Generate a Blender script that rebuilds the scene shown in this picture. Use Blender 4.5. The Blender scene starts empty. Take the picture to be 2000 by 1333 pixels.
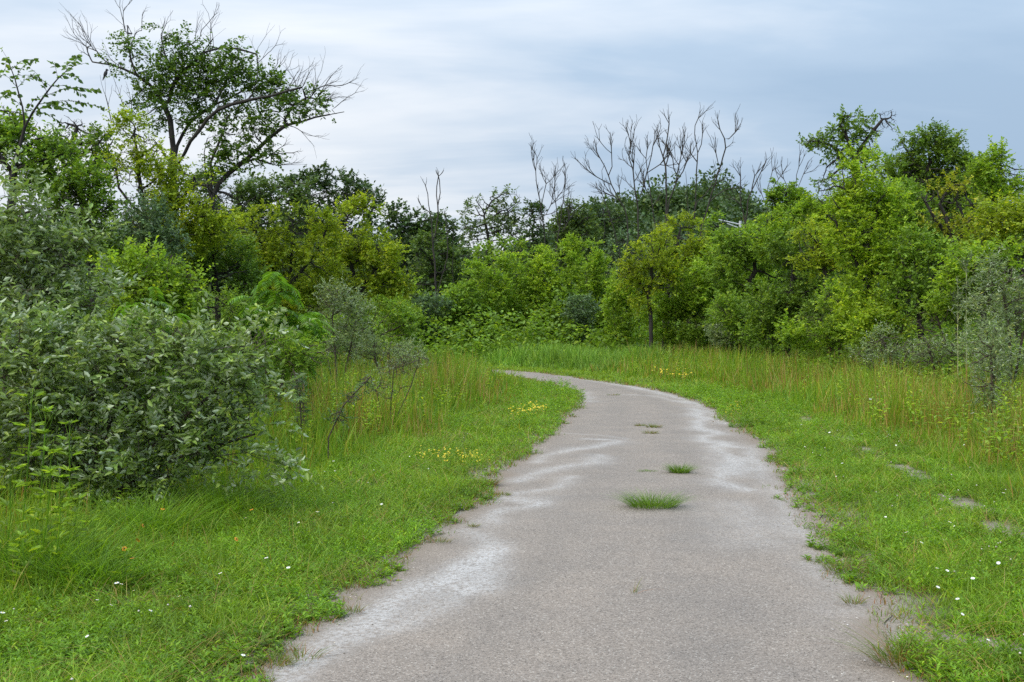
import bpy, math, random, time
import numpy as np
T0 = time.time()
rng = np.random.default_rng(7)
random.seed(7)
C = bpy.context.scene.collection
R = math.radians

# ------------------------------------------------------------------ camera, sky, sun, exposure
cam = bpy.data.cameras.new('camera'); co = bpy.data.objects.new('camera', cam); C.objects.link(co)
CAMH = 1.6
co.location = (0, 0, CAMH); co.rotation_euler = (R(90), 0, 0)
cam.lens = 36; cam.sensor_width = 36; cam.shift_y = -29.5/2000
cam.clip_start = .05; cam.clip_end = 3000
sc = bpy.context.scene; sc.camera = co
sc.view_settings.view_transform = 'Standard'; sc.view_settings.look = 'None'
sc.view_settings.exposure = 0.0; sc.view_settings.gamma = 1
try:
    sc.cycles.use_denoising = False
    sc.cycles.max_bounces = 8; sc.cycles.transmission_bounces = 4; sc.cycles.diffuse_bounces = 5
    sc.cycles.glossy_bounces = 2; sc.cycles.volume_bounces = 0; sc.cycles.transparent_max_bounces = 4
except Exception: pass

SUN_EL, SUN_AZ = R(56), R(-128)         # high, behind the camera's left shoulder, veiled by cloud
world = bpy.data.worlds.new('World'); sc.world = world; world.use_nodes = True
nt = world.node_tree; nt.nodes.clear(); L_ = nt.links
def nn(t, **k):
    n = nt.nodes.new(t)
    for a, b in k.items(): setattr(n, a, b)
    return n
out = nn('ShaderNodeOutputWorld')
sky = nn('ShaderNodeTexSky', sky_type='NISHITA'); sky.sun_disc = False
sky.sun_elevation = SUN_EL; sky.sun_rotation = SUN_AZ
bg1 = nn('ShaderNodeBackground'); bg1.inputs[1].default_value = .10; L_.new(sky.outputs[0], bg1.inputs[0])
tc = nn('ShaderNodeTexCoord'); sep = nn('ShaderNodeSeparateXYZ'); L_.new(tc.outputs['Generated'], sep.inputs[0])
def math_(op, a, b=None, c=None, clamp=False):
    n = nn('ShaderNodeMath', operation=op); n.use_clamp = clamp
    for i, v in enumerate((a, b, c)):
        if v is None: continue
        if isinstance(v, (int, float)): n.inputs[i].default_value = v
        else: L_.new(v, n.inputs[i])
    return n.outputs[0]
zc = math_('ADD', math_('MAXIMUM', sep.outputs[2], 0.0), .16)
u = math_('DIVIDE', sep.outputs[0], zc); v = math_('DIVIDE', sep.outputs[1], zc)
comb = nn('ShaderNodeCombineXYZ'); L_.new(u, comb.inputs[0]); L_.new(v, comb.inputs[1])
def cloud_noise(scale, sx, sy, rot, det, rough, off):
    m = nn('ShaderNodeMapping'); m.inputs['Scale'].default_value = (sx, sy, 1); m.inputs['Rotation'].default_value = (0, 0, rot)
    m.inputs['Location'].default_value = off
    L_.new(comb.outputs[0], m.inputs[0])
    n = nn('ShaderNodeTexNoise'); n.inputs['Scale'].default_value = scale; n.inputs['Detail'].default_value = det
    n.inputs['Roughness'].default_value = rough; n.inputs['Distortion'].default_value = .4
    L_.new(m.outputs[0], n.inputs[0]); return n.outputs[0]
n1 = cloud_noise(.55, .75, 1.0, R(8), 5, .5, (3.1, 1.4, 0))
n2 = cloud_noise(1.6, .5, 1.3, R(-10), 6, .55, (8, 2, 0))
dens = math_('ADD', math_('MULTIPLY', n1, 1.0), math_('MULTIPLY', n2, .5)); dens = math_('SUBTRACT', dens, .225)
# the cloud sheet is thin and bright up left
left = math_('SUBTRACT', math_('MULTIPLY', math_('SUBTRACT', math_('MULTIPLY', sep.outputs[2], .42), sep.outputs[0]), .36), .06)
dens = math_('ADD', math_('ADD', dens, left), math_('MULTIPLY', math_('MAXIMUM', math_('SUBTRACT', .15, sep.outputs[2]), 0.0), 1.3))
ramp = nn('ShaderNodeValToRGB'); L_.new(dens, ramp.inputs[0])
cr = ramp.color_ramp; cr.elements[0].position = .30; cr.elements[0].color = (.37, .50, .66, 1)
cr.elements[1].position = .82; cr.elements[1].color = (.92, .93, .98, 1)
e = cr.elements.new(.45); e.color = (.45, .575, .725, 1)
e = cr.elements.new(.56); e.color = (.61, .70, .81, 1)
e = cr.elements.new(.68); e.color = (.82, .86, .91, 1)
over = math_('ADD', math_('MULTIPLY', math_('POWER', math_('MAXIMUM', sep.outputs[2], 0.0), 1.9), 2.3), 1.04)
bg2 = nn('ShaderNodeBackground'); L_.new(ramp.outputs[0], bg2.inputs[0]); L_.new(over, bg2.inputs[1])
mix = nn('ShaderNodeMixShader'); mix.inputs[0].default_value = .93
L_.new(bg1.outputs[0], mix.inputs[1]); L_.new(bg2.outputs[0], mix.inputs[2]); L_.new(mix.outputs[0], out.inputs[0])

sl = bpy.data.lights.new('sun', 'SUN'); sl.energy = 1.5; sl.angle = R(16); sl.color = (1, .95, .86)
so = bpy.data.objects.new('sun', sl); C.objects.link(so)
so.rotation_euler = (R(90)-SUN_EL, 0, -SUN_AZ)   # light from azimuth SUN_AZ measured from +Y
import mathutils
d = mathutils.Vector((math.sin(SUN_AZ)*math.cos(SUN_EL), math.cos(SUN_AZ)*math.cos(SUN_EL), math.sin(SUN_EL)))
so.rotation_euler = (-d).to_track_quat('-Z', 'Y').to_euler()

# ------------------------------------------------------------------ helpers
def PX(px, py, Z):                      # world point seen at a pixel of the photograph at distance Z
    return np.array([(px-1000)/2000*Z, Z, CAMH+(637-py)/2000*Z])
def GX(px, py):                         # ground point seen at a pixel
    Z = 2000*CAMH/(py-637); return ((px-1000)/2000*Z, Z)

def mesh_obj(name, V, faces, mat=None, parent=None, smooth=False, attr=None):
    """faces: list of int arrays (n,3) / (n,4)"""
    me = bpy.data.meshes.new(name)
    V = np.asarray(V, dtype=np.float32)
    faces = [np.asarray(f, dtype=np.int32) for f in faces if len(f)]
    loops = np.concatenate([f.ravel() for f in faces]) if faces else np.zeros(0, np.int32)
    tot = np.concatenate([np.full(len(f), f.shape[1], np.int32) for f in faces]) if faces else np.zeros(0, np.int32)
    start = np.concatenate([[0], np.cumsum(tot)[:-1]]).astype(np.int32)
    me.vertices.add(len(V)); me.vertices.foreach_set('co', V.ravel())
    me.loops.add(len(loops)); me.loops.foreach_set('vertex_index', loops)
    me.polygons.add(len(tot)); me.polygons.foreach_set('loop_start', start)
    if smooth: me.polygons.foreach_set('use_smooth', np.ones(len(tot), bool))
    if attr:
        for k, a in attr.items():
            at = me.attributes.new(k, 'FLOAT', 'POINT'); at.data.foreach_set('value', np.asarray(a, np.float32))
    me.update(calc_edges=True)
    if mat: me.materials.append(mat)
    o = bpy.data.objects.new(name, me); C.objects.link(o)
    if parent: o.parent = parent
    return o
def tag(o, label=None, cat=None, group=None, kind=None):
    if label: o['label'] = label
    if cat: o['category'] = cat
    if group: o['group'] = group
    if kind: o['kind'] = kind
    return o
def empty(name, loc, label=None, cat=None, group=None):
    o = bpy.data.objects.new(name, None); C.objects.link(o); o.location = loc; o.empty_display_size = .2
    return tag(o, label, cat, group)

def vnoise(x, y, scale, seed=0, octv=3):
    x = np.asarray(x, float); y = np.asarray(y, float); s = 0; a = 1; tot = 0
    for k in range(octv):
        g = np.random.default_rng(seed*17+k).random((128, 128))
        xx = x*scale*2**k+1000.3+seed*3.7; yy = y*scale*2**k+1000.7
        xi = np.floor(xx).astype(int); yi = np.floor(yy).astype(int)
        fx = xx-xi; fy = yy-yi; fx = fx*fx*(3-2*fx); fy = fy*fy*(3-2*fy)
        v_ = (g[xi % 128, yi % 128]*(1-fx)*(1-fy)+g[(xi+1) % 128, yi % 128]*fx*(1-fy)
              + g[xi % 128, (yi+1) % 128]*(1-fx)*fy+g[(xi+1) % 128, (yi+1) % 128]*fx*fy)
        s = s+a*v_; tot += a; a *= .5
    return s/tot
def sstep(a, b, x): t = np.clip((x-a)/(b-a), 0, 1); return t*t*(3-2*t)
def norm(v): return v/np.maximum(np.linalg.norm(v, axis=-1, keepdims=True), 1e-9)
def catmull(pts, n):
    pts = np.asarray(pts, float); P = np.vstack([2*pts[0]-pts[1], pts, 2*pts[-1]-pts[-2]]); o = []
    for i in range(len(pts)-1):
        t = np.linspace(0, 1, n, endpoint=False)[:, None]; p0, p1, p2, p3 = P[i:i+4]
        o.append(.5*((2*p1)+(-p0+p2)*t+(2*p0-5*p1+4*p2-p3)*t**2+(-p0+3*p1-3*p2+p3)*t**3))
    o.append(pts[-1:]); return np.vstack(o)

# ------------------------------------------------------------------ materials
def new_mat(name):
    m = bpy.data.materials.new(name); m.use_nodes = True; m.node_tree.nodes.clear(); return m
class NB:
    def __init__(s, m): s.t = m.node_tree
    def n(s, t, **k):
        n = s.t.nodes.new(t)
        for a, b in k.items(): setattr(n, a, b)
        return n
    def l(s, a, b): s.t.links.new(a, b)
    def math(s, op, a, b=None, clamp=False):
        n = s.n('ShaderNodeMath', operation=op); n.use_clamp = clamp
        for i, v in enumerate((a, b)):
            if v is None: continue
            if isinstance(v, (int, float)): n.inputs[i].default_value = v
            else: s.l(v, n.inputs[i])
        return n.outputs[0]
    def noise(s, vec, scale, det=2, rough=.5, dist=0):
        n = s.n('ShaderNodeTexNoise'); n.inputs['Scale'].default_value = scale; n.inputs['Detail'].default_value = det
        n.inputs['Roughness'].default_value = rough; n.inputs['Distortion'].default_value = dist
        if vec is not None: s.l(vec, n.inputs[0])
        return n.outputs[0]
    def ramp(s, f, els, interp='LINEAR'):
        n = s.n('ShaderNodeValToRGB'); cr = n.color_ramp; cr.interpolation = interp
        cr.elements[0].position = els[0][0]; cr.elements[0].color = (*els[0][1], 1)
        cr.elements[1].position = els[-1][0]; cr.elements[1].color = (*els[-1][1], 1)
        for p, c in els[1:-1]: e = cr.elements.new(p); e.color = (*c, 1)
        s.l(f, n.inputs[0]); return n.outputs[0]
    def mix(s, f, a, b, mode='MIX'):
        n = s.n('ShaderNodeMix', data_type='RGBA', blend_type=mode)
        for i, v in ((0, f), (6, a), (7, b)):
            if isinstance(v, (int, float)): n.inputs[i].default_value = v
            elif isinstance(v, tuple): n.inputs[i].default_value = (*v, 1)
            else: s.l(v, n.inputs[i])
        return n.outputs[2]
def leaf_mat(name, els, under=None, trans=.35, rough=.5, spec=.35, nscale=.7, namp=.5, ttint=(1.15, 1.12, .55)):
    m = new_mat(name); b = NB(m)
    geo = b.n('ShaderNodeNewGeometry'); tcn = b.n('ShaderNodeTexCoord')
    col = b.ramp(geo.outputs['Random Per Island'], els)
    nz = b.noise(tcn.outputs['Object'], nscale, 5, .6)
    br = b.math('ADD', b.math('MULTIPLY', nz, namp*2), 1-namp)
    mul = b.n('ShaderNodeVectorMath', operation='SCALE'); b.l(col, mul.inputs[0]); b.l(br, mul.inputs['Scale'])
    nz2 = b.noise(tcn.outputs['Object'], nscale*2.3, 3)
    c = b.mix(b.math('MULTIPLY', b.math('SUBTRACT', nz2, .42), 3.0, True), mul.outputs[0], b.mix(1.0, mul.outputs[0], (1.17, 1.05, .80), 'MULTIPLY')); tcol = b.mix(1.0, c, ttint, 'MULTIPLY')
    if under: c = b.mix(geo.outputs['Backfacing'], c, under)
    p = b.n('ShaderNodeBsdfPrincipled'); b.l(c, p.inputs['Base Color']); p.inputs['Roughness'].default_value = rough
    p.inputs['Specular IOR Level'].default_value = spec
    tr = b.n('ShaderNodeBsdfTranslucent'); b.l(tcol, tr.inputs[0])
    ms = b.n('ShaderNodeMixShader'); ms.inputs[0].default_value = trans
    o = b.n('ShaderNodeOutputMaterial'); b.l(p.outputs[0], ms.inputs[1]); b.l(tr.outputs[0], ms.inputs[2]); b.l(ms.outputs[0], o.inputs[0])
    return m
def bark_mat(name, c1, c2, scale=14):
    m = new_mat(name); b = NB(m); tcn = b.n('ShaderNodeTexCoord')
    mp = b.n('ShaderNodeMapping'); mp.inputs['Scale'].default_value = (1, 1, .22); b.l(tcn.outputs['Object'], mp.inputs[0])
    f = b.noise(mp.outputs[0], scale, 4, .6)
    col = b.ramp(f, [(.3, c1), (.7, c2)])
    p = b.n('ShaderNodeBsdfPrincipled'); b.l(col, p.inputs['Base Color']); p.inputs['Roughness'].default_value = .9
    bp = b.n('ShaderNodeBump'); bp.inputs['Strength'].default_value = .6; bp.inputs['Distance'].default_value = .02
    b.l(f, bp.inputs['Height']); b.l(bp.outputs[0], p.inputs['Normal'])
    o = b.n('ShaderNodeOutputMaterial'); b.l(p.outputs[0], o.inputs[0]); return m
def plain_mat(name, col, rough=.6, metal=0, var=.15):
    m = new_mat(name); b = NB(m); tcn = b.n('ShaderNodeTexCoord')
    f = b.noise(tcn.outputs['Object'], 25, 2)
    c = b.ramp(f, [(.3, tuple(x*(1-var) for x in col)), (.7, tuple(min(1, x*(1+var)) for x in col))])
    p = b.n('ShaderNodeBsdfPrincipled'); b.l(c, p.inputs['Base Color']); p.inputs['Roughness'].default_value = rough; p.inputs['Metallic'].default_value = metal
    o = b.n('ShaderNodeOutputMaterial'); b.l(p.outputs[0], o.inputs[0]); return m

M = {}
def ramp3(c, lo=.6, hi=1.45, warm=None):
    c = np.array(c); w = np.array(warm) if warm else c*np.array([1.5, 1.15, .8])
    return [(0, tuple(c*lo)), (.5, tuple(c)), (.85, tuple(c*hi)), (1, tuple(w*hi))]
M['bright'] = leaf_mat('bright_leaf', ramp3((.235, .38, .04)), trans=.5)
M['lime'] = leaf_mat('lime_leaf', ramp3((.29, .44, .04)), trans=.5)
M['yellow'] = leaf_mat('yellow_green_leaf', ramp3((.27, .37, .03), warm=(.40, .42, .03)), trans=.5)
M['golden'] = leaf_mat('golden_leaf', ramp3((.30, .35, .03), warm=(.42, .36, .04)), trans=.42)
M['mid'] = leaf_mat('mid_green_leaf', ramp3((.18, .31, .04)), trans=.48)
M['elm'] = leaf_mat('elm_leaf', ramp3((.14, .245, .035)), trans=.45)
M['elmdark'] = leaf_mat('shaded_elm_leaf', ramp3((.10, .19, .03)), trans=.45)  # elm green darkened: silhouette shade against the sky put into the leaf colour
M['dark'] = leaf_mat('dark_leaf', ramp3((.10, .17, .045)), trans=.38)
M['far'] = leaf_mat('far_leaf', ramp3((.065, .12, .038)), trans=.3)
M['airy'] = leaf_mat('pale_airy_leaf', ramp3((.11, .18, .06)), under=(.2, .26, .13), trans=.35)
M['blue'] = leaf_mat('blue_green_leaf', ramp3((.10, .18, .07)), under=(.18, .25, .15), trans=.25)
M['olive'] = leaf_mat('silver_backed_leaf', ramp3((.175, .275, .055), .45, 1.5, warm=(.27, .35, .07)), under=(.52, .61, .38), trans=.3, rough=.42, spec=.42)
M['silver'] = leaf_mat('silver_grey_leaf', ramp3((.21, .30, .12)), under=(.42, .49, .33), trans=.3, rough=.45)
M['fern'] = leaf_mat('frond_leaf', ramp3((.14, .30, .03)), trans=.42)
M['bark'] = bark_mat('dark_bark', (.014, .012, .010), (.055, .046, .038))
M['barkg'] = bark_mat('grey_dead_bark', (.018, .015, .012), (.062, .052, .043))
M['twig'] = bark_mat('brown_twig', (.05, .04, .03), (.12, .09, .06), 30)
M['tuft'] = leaf_mat('tuft_grass', ramp3((.13, .245, .025), .5, 1.5), trans=.38)
M['short'] = leaf_mat('verge_grass', ramp3((.20, .345, .022), .6, 1.35, warm=(.29, .31, .035)), trans=.4, nscale=.9, namp=.75)
M['forb'] = leaf_mat('verge_herb', ramp3((.165, .32, .02), .6, 1.4), trans=.4, nscale=.9, namp=.7)
M['tall'] = leaf_mat('meadow_grass', [(0, (.10, .24, .018)), (.5, (.21, .36, .028)), (.85, (.32, .43, .04)), (.92, (.38, .35, .06)), (1, (.36, .22, .08))], trans=.4, nscale=.8, namp=.7)
M['red'] = leaf_mat('russet_grass', [(0, (.28, .20, .05)), (.5, (.40, .26, .08)), (1, (.50, .40, .16))], trans=.3, nscale=.3, namp=.3)
M['reed'] = leaf_mat('reed_grass', ramp3((.19, .35, .05), .6, 1.4, warm=(.3, .40, .07)), trans=.35, nscale=.8, namp=.7)
M['dry'] = leaf_mat('edge_grass', [(0, (.11, .22, .02)), (.5, (.18, .22, .035)), (.75, (.27, .17, .06)), (1, (.34, .13, .06))], trans=.3)
M['straw'] = plain_mat('straw_seed', (.45, .46, .24), .8)
M['white'] = plain_mat('white_petal', (.82, .82, .80), .6, 0, .04)
M['yel'] = plain_mat('yellow_petal', (.78, .56, .02), .6, 0, .15)
M['orange'] = plain_mat('orange_petal', (.70, .28, .01), .6, 0, .1)
M['cone'] = plain_mat('dark_flower_centre', (.04, .02, .012), .8)
M['metal'] = plain_mat('galvanised_steel', (.55, .57, .58), .45, .3, .08)
M['bird'] = plain_mat('dark_plumage', (.03, .03, .035), .7)

# ------------------------------------------------------------------ the path and the ground
Lp = [(-1.9, -6), (-1.6, -1), (-1.35, 2.5)]+[GX(*p) for p in [(500, 1333), (655, 1200), (765, 1120), (880, 1030), (960, 960), (1025, 890), (1080, 850), (1113, 815), (1133, 785), (1127, 765), (1090, 754), (1055, 745), (1019, 738)]]+[(-1.2, 33.6), (-4.5, 35.6), (-10, 37.5), (-20, 39)]
Rp = [(1.1, -6), (1.4, -1), (1.65, 2.5)]+[GX(*p) for p in [(1770, 1333), (1700, 1170), (1600, 1030), (1550, 960), (1515, 895), (1452, 845), (1390, 797), (1330, 775), (1250, 757), (1150, 743), (1080, 733), (1022, 726.5)]]+[(-1.0, 37.4), (-4.3, 39.4), (-10, 41.4), (-20, 43)]
Lc = catmull(Lp, 14); Rc = catmull(Rp, 14)
def resample(p, n):
    s = np.concatenate([[0], np.cumsum(np.linalg.norm(np.diff(p, axis=0), axis=1))]); t = np.linspace(0, s[-1], n)
    return np.stack([np.interp(t, s, p[:, 0]), np.interp(t, s, p[:, 1])], 1)
poly = np.vstack([Lc, Rc[::-1]])
GX0, GX1, GY0, GY1, GS = -26, 28, -3, 62, .1
gx = np.arange(GX0, GX1+GS, GS); gy = np.arange(GY0, GY1+GS, GS)
XX, YY = np.meshgrid(gx, gy, indexing='ij')
def segdist(X, Y, pl):
    best = np.full(X.shape, 1e9)
    for (x0, y0), (x1, y1) in zip(pl[:-1], pl[1:]):
        dx, dy = x1-x0, y1-y0; L2 = dx*dx+dy*dy+1e-12
        t = np.clip(((X-x0)*dx+(Y-y0)*dy)/L2, 0, 1)
        best = np.minimum(best, (X-x0-t*dx)**2+(Y-y0-t*dy)**2)
    return np.sqrt(best)
dl = segdist(XX, YY, Lc); dr = segdist(XX, YY, Rc)
ins = np.zeros(XX.shape, bool); n_ = len(poly)
for i in range(n_):
    x0, y0 = poly[i]; x1, y1 = poly[(i+1) % n_]
    if y0 == y1: continue
    c_ = ((y0 > YY) != (y1 > YY)) & (XX < (x1-x0)*(YY-y0)/(y1-y0)+x0); ins ^= c_
SD = np.where(ins, -np.minimum(dl, dr), np.minimum(dl, dr))      # signed distance to the path
SIDE = np.where(dl < dr, -1.0, 1.0)
def lookup(A, x, y):
    fx = np.clip((x-GX0)/GS, 0, len(gx)-1.01); fy = np.clip((y-GY0)/GS, 0, len(gy)-1.01)
    i = fx.astype(int); j = fy.astype(int); a = fx-i; b = fy-j
    return A[i, j]*(1-a)*(1-b)+A[i+1, j]*a*(1-b)+A[i, j+1]*(1-a)*b+A[i+1, j+1]*a*b
def pathd(x, y):                        # distance with a ragged edge
    return lookup(SD, x, y)+(vnoise(x, y, 1.1, 5, 4)-.5)*.40
def sidef(x, y): return lookup(SIDE, x, y)

def gheight(x, y):
    d_ = lookup(SD, x, y); far = sstep(46, 75, y)
    h = .10*sstep(.3, 6, d_)*(vnoise(x, y, .25, 3)-.3)*1.4
    return np.where(d_ < 0, 0, h)*(1-far)+.0
def axis_pts(a, b, s, far, g=1.25):
    c = list(np.arange(a, b+s/2, s)); st = s; x = b
    while x < far: st *= g; x += st; c.append(x)
    st = s; x = a; lo = []
    while x > -far: st *= g; x -= st; lo.append(x)
    return np.array(lo[::-1]+c)
ax = axis_pts(-10, 10, .08, 1500); ay = axis_pts(2, 40, .10, 1500)
GXX, GYY = np.meshgrid(ax, ay, indexing='ij')
zz = gheight(GXX, GYY); zz = np.where((np.abs(GXX) > 26) | (GYY > 60), 0, zz)
pd = lookup(SD, GXX, GYY); pd = np.where((np.abs(GXX) > 24) | (GYY > 58) | (GYY < -2), 5, pd)
def grid_faces(nx, ny):
    i, j = np.meshgrid(np.arange(nx-1), np.arange(ny-1), indexing='ij'); a = (i*ny+j).ravel()
    return np.stack([a, a+ny, a+ny+1, a+1], 1)
def rut_mask(x, y):                     # the bare wheel rut in the right verge
    pts = np.array([GX(*p) for p in [(1500, 800), (1570, 820), (1650, 858), (1750, 915), (1880, 990), (2010, 1060), (2150, 1170)]])
    m = np.zeros(np.shape(x))
    for px, py, r in [(1580, 820, .38), (1645, 858, .42), (1680, 880, .25), (1755, 915, .36), (1790, 930, .22), (1895, 992, .34), (1850, 972, .18), (1985, 1045, .3), (1950, 1262, .14), (1890, 1250, .10)]:
        cx, cy = GX(px, py); ang = .12; dx = (x-cx); dy = (y-cy)
        dd = np.sqrt((dx/.17)**2+(dy/r/1.3)**2)+(vnoise(x, y, 6, 43, 3)-.5)*2.2
        m = np.maximum(m, np.clip((1.15-dd)*2.0, 0, .95))
    return m
rut = rut_mask(GXX, GYY)
# ground
gm = new_mat('soil_ground'); b = NB(gm); tcn = b.n('ShaderNodeTexCoord'); oc = tcn.outputs['Object']
a1 = b.n('ShaderNodeAttribute'); a1.attribute_name = 'bare'
soil = b.ramp(b.noise(oc, 9, 5, .65), [(.3, (.05, .05, .022)), (.55, (.09, .095, .03)), (.75, (.14, .11, .06))])
sand = b.ramp(b.noise(oc, 60, 4, .7), [(.3, (.15, .12, .09)), (.5, (.27, .23, .185)), (.7, (.38, .34, .29))])
fac = b.math('MULTIPLY', a1.outputs['Fac'], 1.0, True)
col = b.mix(fac, soil, sand)
p = b.n('ShaderNodeBsdfPrincipled'); b.l(col, p.inputs['Base Color']); p.inputs['Roughness'].default_value = .95
bp = b.n('ShaderNodeBump'); bp.inputs['Strength'].default_value = .7; bp.inputs['Distance'].default_value = .02
b.l(b.noise(oc, 45, 4, .7), bp.inputs['Height']); b.l(bp.outputs[0], p.inputs['Normal'])
o = b.n('ShaderNodeOutputMaterial'); b.l(p.outputs[0], o.inputs[0])
bare = np.maximum(1-sstep(.1, .55, pd+(vnoise(GXX, GYY, 2.2, 9)-.5)*.5), rut*.9)
g = mesh_obj('ground', np.stack([GXX, GYY, zz-.004], -1).reshape(-1, 3), [grid_faces(len(ax), len(ay))], gm, smooth=True, attr={'bare': bare.ravel()})
tag(g, kind='structure')
# path
NP = 1500; NU = 84
Lr = catmull(Lp, 60); Rr = catmull(Rp, 60)
n0 = len(Lr); m0 = len(Rr)
Lq = resample(Lr, NP); Rq = resample(Rr, NP)
# pair points of both edges by their nearest partner so that rows stay square to the path
idx = np.array([np.argmin(((Rq-q)**2).sum(1)) for q in Lq]); idx = np.maximum.accumulate(idx)
idx = np.convolve(np.pad(idx.astype(float), 20, mode='edge'), np.ones(41)/41, 'valid')
Rq = np.stack([np.interp(idx, np.arange(NP), Rq[:, 0]), np.interp(idx, np.arange(NP), Rq[:, 1])], 1)
uu = np.linspace(-.03, 1.03, NU)
PT = Lq[:, None]*(1-uu[None, :, None])+Rq[:, None]*uu[None, :, None]
wl = (vnoise(PT[:, 0, 0], PT[:, 0, 1], 1.6, 21, 4)-.5)*.22; wr = (vnoise(PT[:, -1, 0], PT[:, -1, 1], 1.6, 22, 4)-.5)*.22
dirw = norm(Rq-Lq)
wu = wl[:, None]*(1-uu)[None, :]**3+wr[:, None]*uu[None, :].clip(0)**3
PT = PT+dirw[:, None]*wu[..., None]
px_, py_ = PT[..., 0], PT[..., 1]
silt = np.zeros(px_.shape)
strokes = [
 ([(500, 1345), (600, 1285), (690, 1225), (790, 1168), (880, 1128), (950, 1098), (975, 1080)], .085, 1.0),
 ([(560, 1340), (700, 1262), (830, 1200), (905, 1150)], .07, .5),
 ([(905, 1160), (940, 1125), (975, 1085), (968, 1068), (930, 1052), (885, 1040)], .09, .55),
 ([(870, 1050), (925, 1020), (985, 1002), (1035, 996), (1030, 985), (985, 980), (950, 985)], .11, .7),
 ([(990, 973), (1050, 962), (1100, 950), (1135, 935)], .085, .6),
 ([(1005, 940), (1055, 925), (1110, 914), (1160, 905), (1168, 892)], .10, .65),
 ([(1040, 905), (1075, 888), (1130, 878), (1190, 870), (1215, 866), (1185, 862), (1150, 860)], .09, .6),
 ([(1085, 845), (1150, 850), (1230, 862)], .04, .35),
 ([(1420, 865), (1400, 880), (1430, 900), (1410, 925), (1395, 935), (1440, 948), (1470, 958)], .11, .8),
 ([(1500, 870), (1470, 890), (1480, 915), (1440, 930)], .12, .6),
 ([(1350, 800), (1370, 822), (1360, 840), (1410, 850), (1380, 862), (1440, 875)], .12, .85),
 ([(1440, 990), (1470, 1020), (1480, 1060)], .2, .28),
 ([(1100, 735), (1180, 748), (1260, 762), (1330, 780), (1390, 802), (1440, 830)], .13, .8),
 ([(1030, 740), (1070, 750), (1110, 760), (1140, 772), (1150, 785)], .11, .75),
 ([(1620, 1100), (1660, 1150), (1690, 1220)], .12, .3),
 ([(1190, 772), (1270, 776), (1340, 790)], .08, .35),
 ([(1490, 900), (1500, 930), (1530, 985), (1575, 1050)], .10, .4),

]
for pts, w, st in strokes:
    wp = catmull(np.array([GX(*q) for q in pts]), 8)
    m_ = (px_ > wp[:, 0].min()-1) & (px_ < wp[:, 0].max()+1) & (py_ > wp[:, 1].min()-1) & (py_ < wp[:, 1].max()+1)
    X_, Y_ = px_[m_], py_[m_]
    X2 = X_+(vnoise(X_, Y_, 1.5, 31, 3)-.5)*.34; Y2 = Y_+(vnoise(X_, Y_, 1.1, 32, 3)-.5)*.5
    dd = segdist(X2, Y2, wp)
    ww = w*.95*(.4+1.5*vnoise(X_, Y_, 1.6, 33))
    silt[m_] = silt[m_]+.9*st*np.exp(-(dd/ww)**1.3)*(.35+1.1*vnoise(X_*3, Y_*.8, 2.2, 35, 4))
silt = 1-np.exp(-silt*1.7)
edge = np.maximum(np.exp(-(uu/.045).clip(0)**1), np.exp(-((1-uu)/.045).clip(0)))[None, :]*np.clip(.2+1.4*vnoise(px_, py_, 2.3, 36, 3), 0, 1.2)
lane = (np.exp(-((uu-.31)/.07)**2)+np.exp(-((uu-.66)/.08)**2))[None, :]*np.clip(2.2*vnoise(px_*3, py_*.6, 1.1, 37, 3)-.4, 0, 1)
pm = new_mat('chip_path'); b = NB(pm); tcn = b.n('ShaderNodeTexCoord'); oc = tcn.outputs['Object']
a1 = b.n('ShaderNodeAttribute'); a1.attribute_name = 'silt'; a2 = b.n('ShaderNodeAttribute'); a2.attribute_name = 'edge'
vor = b.n('ShaderNodeTexVoronoi'); vor.inputs['Scale'].default_value = 140; b.l(oc, vor.inputs[0])
sc_ = b.n('ShaderNodeSeparateColor'); b.l(vor.outputs['Color'], sc_.inputs[0])
stone = b.ramp(sc_.outputs[0], [(0, (.12, .10, .083)), (.2, (.217, .183, .153)), (.75, (.292, .246, .206)), (.95, (.357, .308, .264)), (1, (.48, .44, .385))])
big = b.noise(oc, 1.3, 6, .65); tint = b.ramp(big, [(.3, (.86, .87, .88)), (.7, (1.10, 1.08, 1.05))])
col = b.mix(1.0, stone, tint, 'MULTIPLY')
fine = b.noise(oc, 160, 3, .7); col = b.mix(1.0, col, b.ramp(fine, [(.3, (.78, .77, .76)), (.65, (1.12, 1.12, 1.12))]), 'MULTIPLY')
a3 = b.n('ShaderNodeAttribute'); a3.attribute_name = 'lane'
col = b.mix(b.math('MULTIPLY', a3.outputs['Fac'], .16, True), col, (.13, .12, .11))
siltf = b.math('MULTIPLY', a1.outputs['Fac'], b.ramp(b.noise(oc, 38, 5, .8), [(.40, (.12,)*3), (.58, (1.15,)*3)]), True)
siltc = b.ramp(b.noise(oc, 90, 3, .7), [(.3, (.44, .42, .395)), (.6, (.58, .565, .545))])
col = b.mix(b.math('MULTIPLY', siltf, .92, True), col, siltc)
col = b.mix(b.math('MULTIPLY', a2.outputs['Fac'], .75, True), col, (.225, .175, .13))
p = b.n('ShaderNodeBsdfPrincipled'); b.l(col, p.inputs['Base Color']); p.inputs['Roughness'].default_value = .92
bp = b.n('ShaderNodeBump'); bp.inputs['Strength'].default_value = .55; bp.inputs['Distance'].default_value = .008
b.l(vor.outputs['Distance'], bp.inputs['Height']); b.l(bp.outputs[0], p.inputs['Normal'])
o = b.n('ShaderNodeOutputMaterial'); b.l(p.outputs[0], o.inputs[0])
crown_ = .02*(1-(2*uu-1)**2).clip(0)[None, :]*np.ones((NP, 1))
pv = np.concatenate([PT, (crown_+.004)[..., None]], -1).reshape(-1, 3)
f_ = grid_faces(NP, NU)[:, ::-1]
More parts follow.
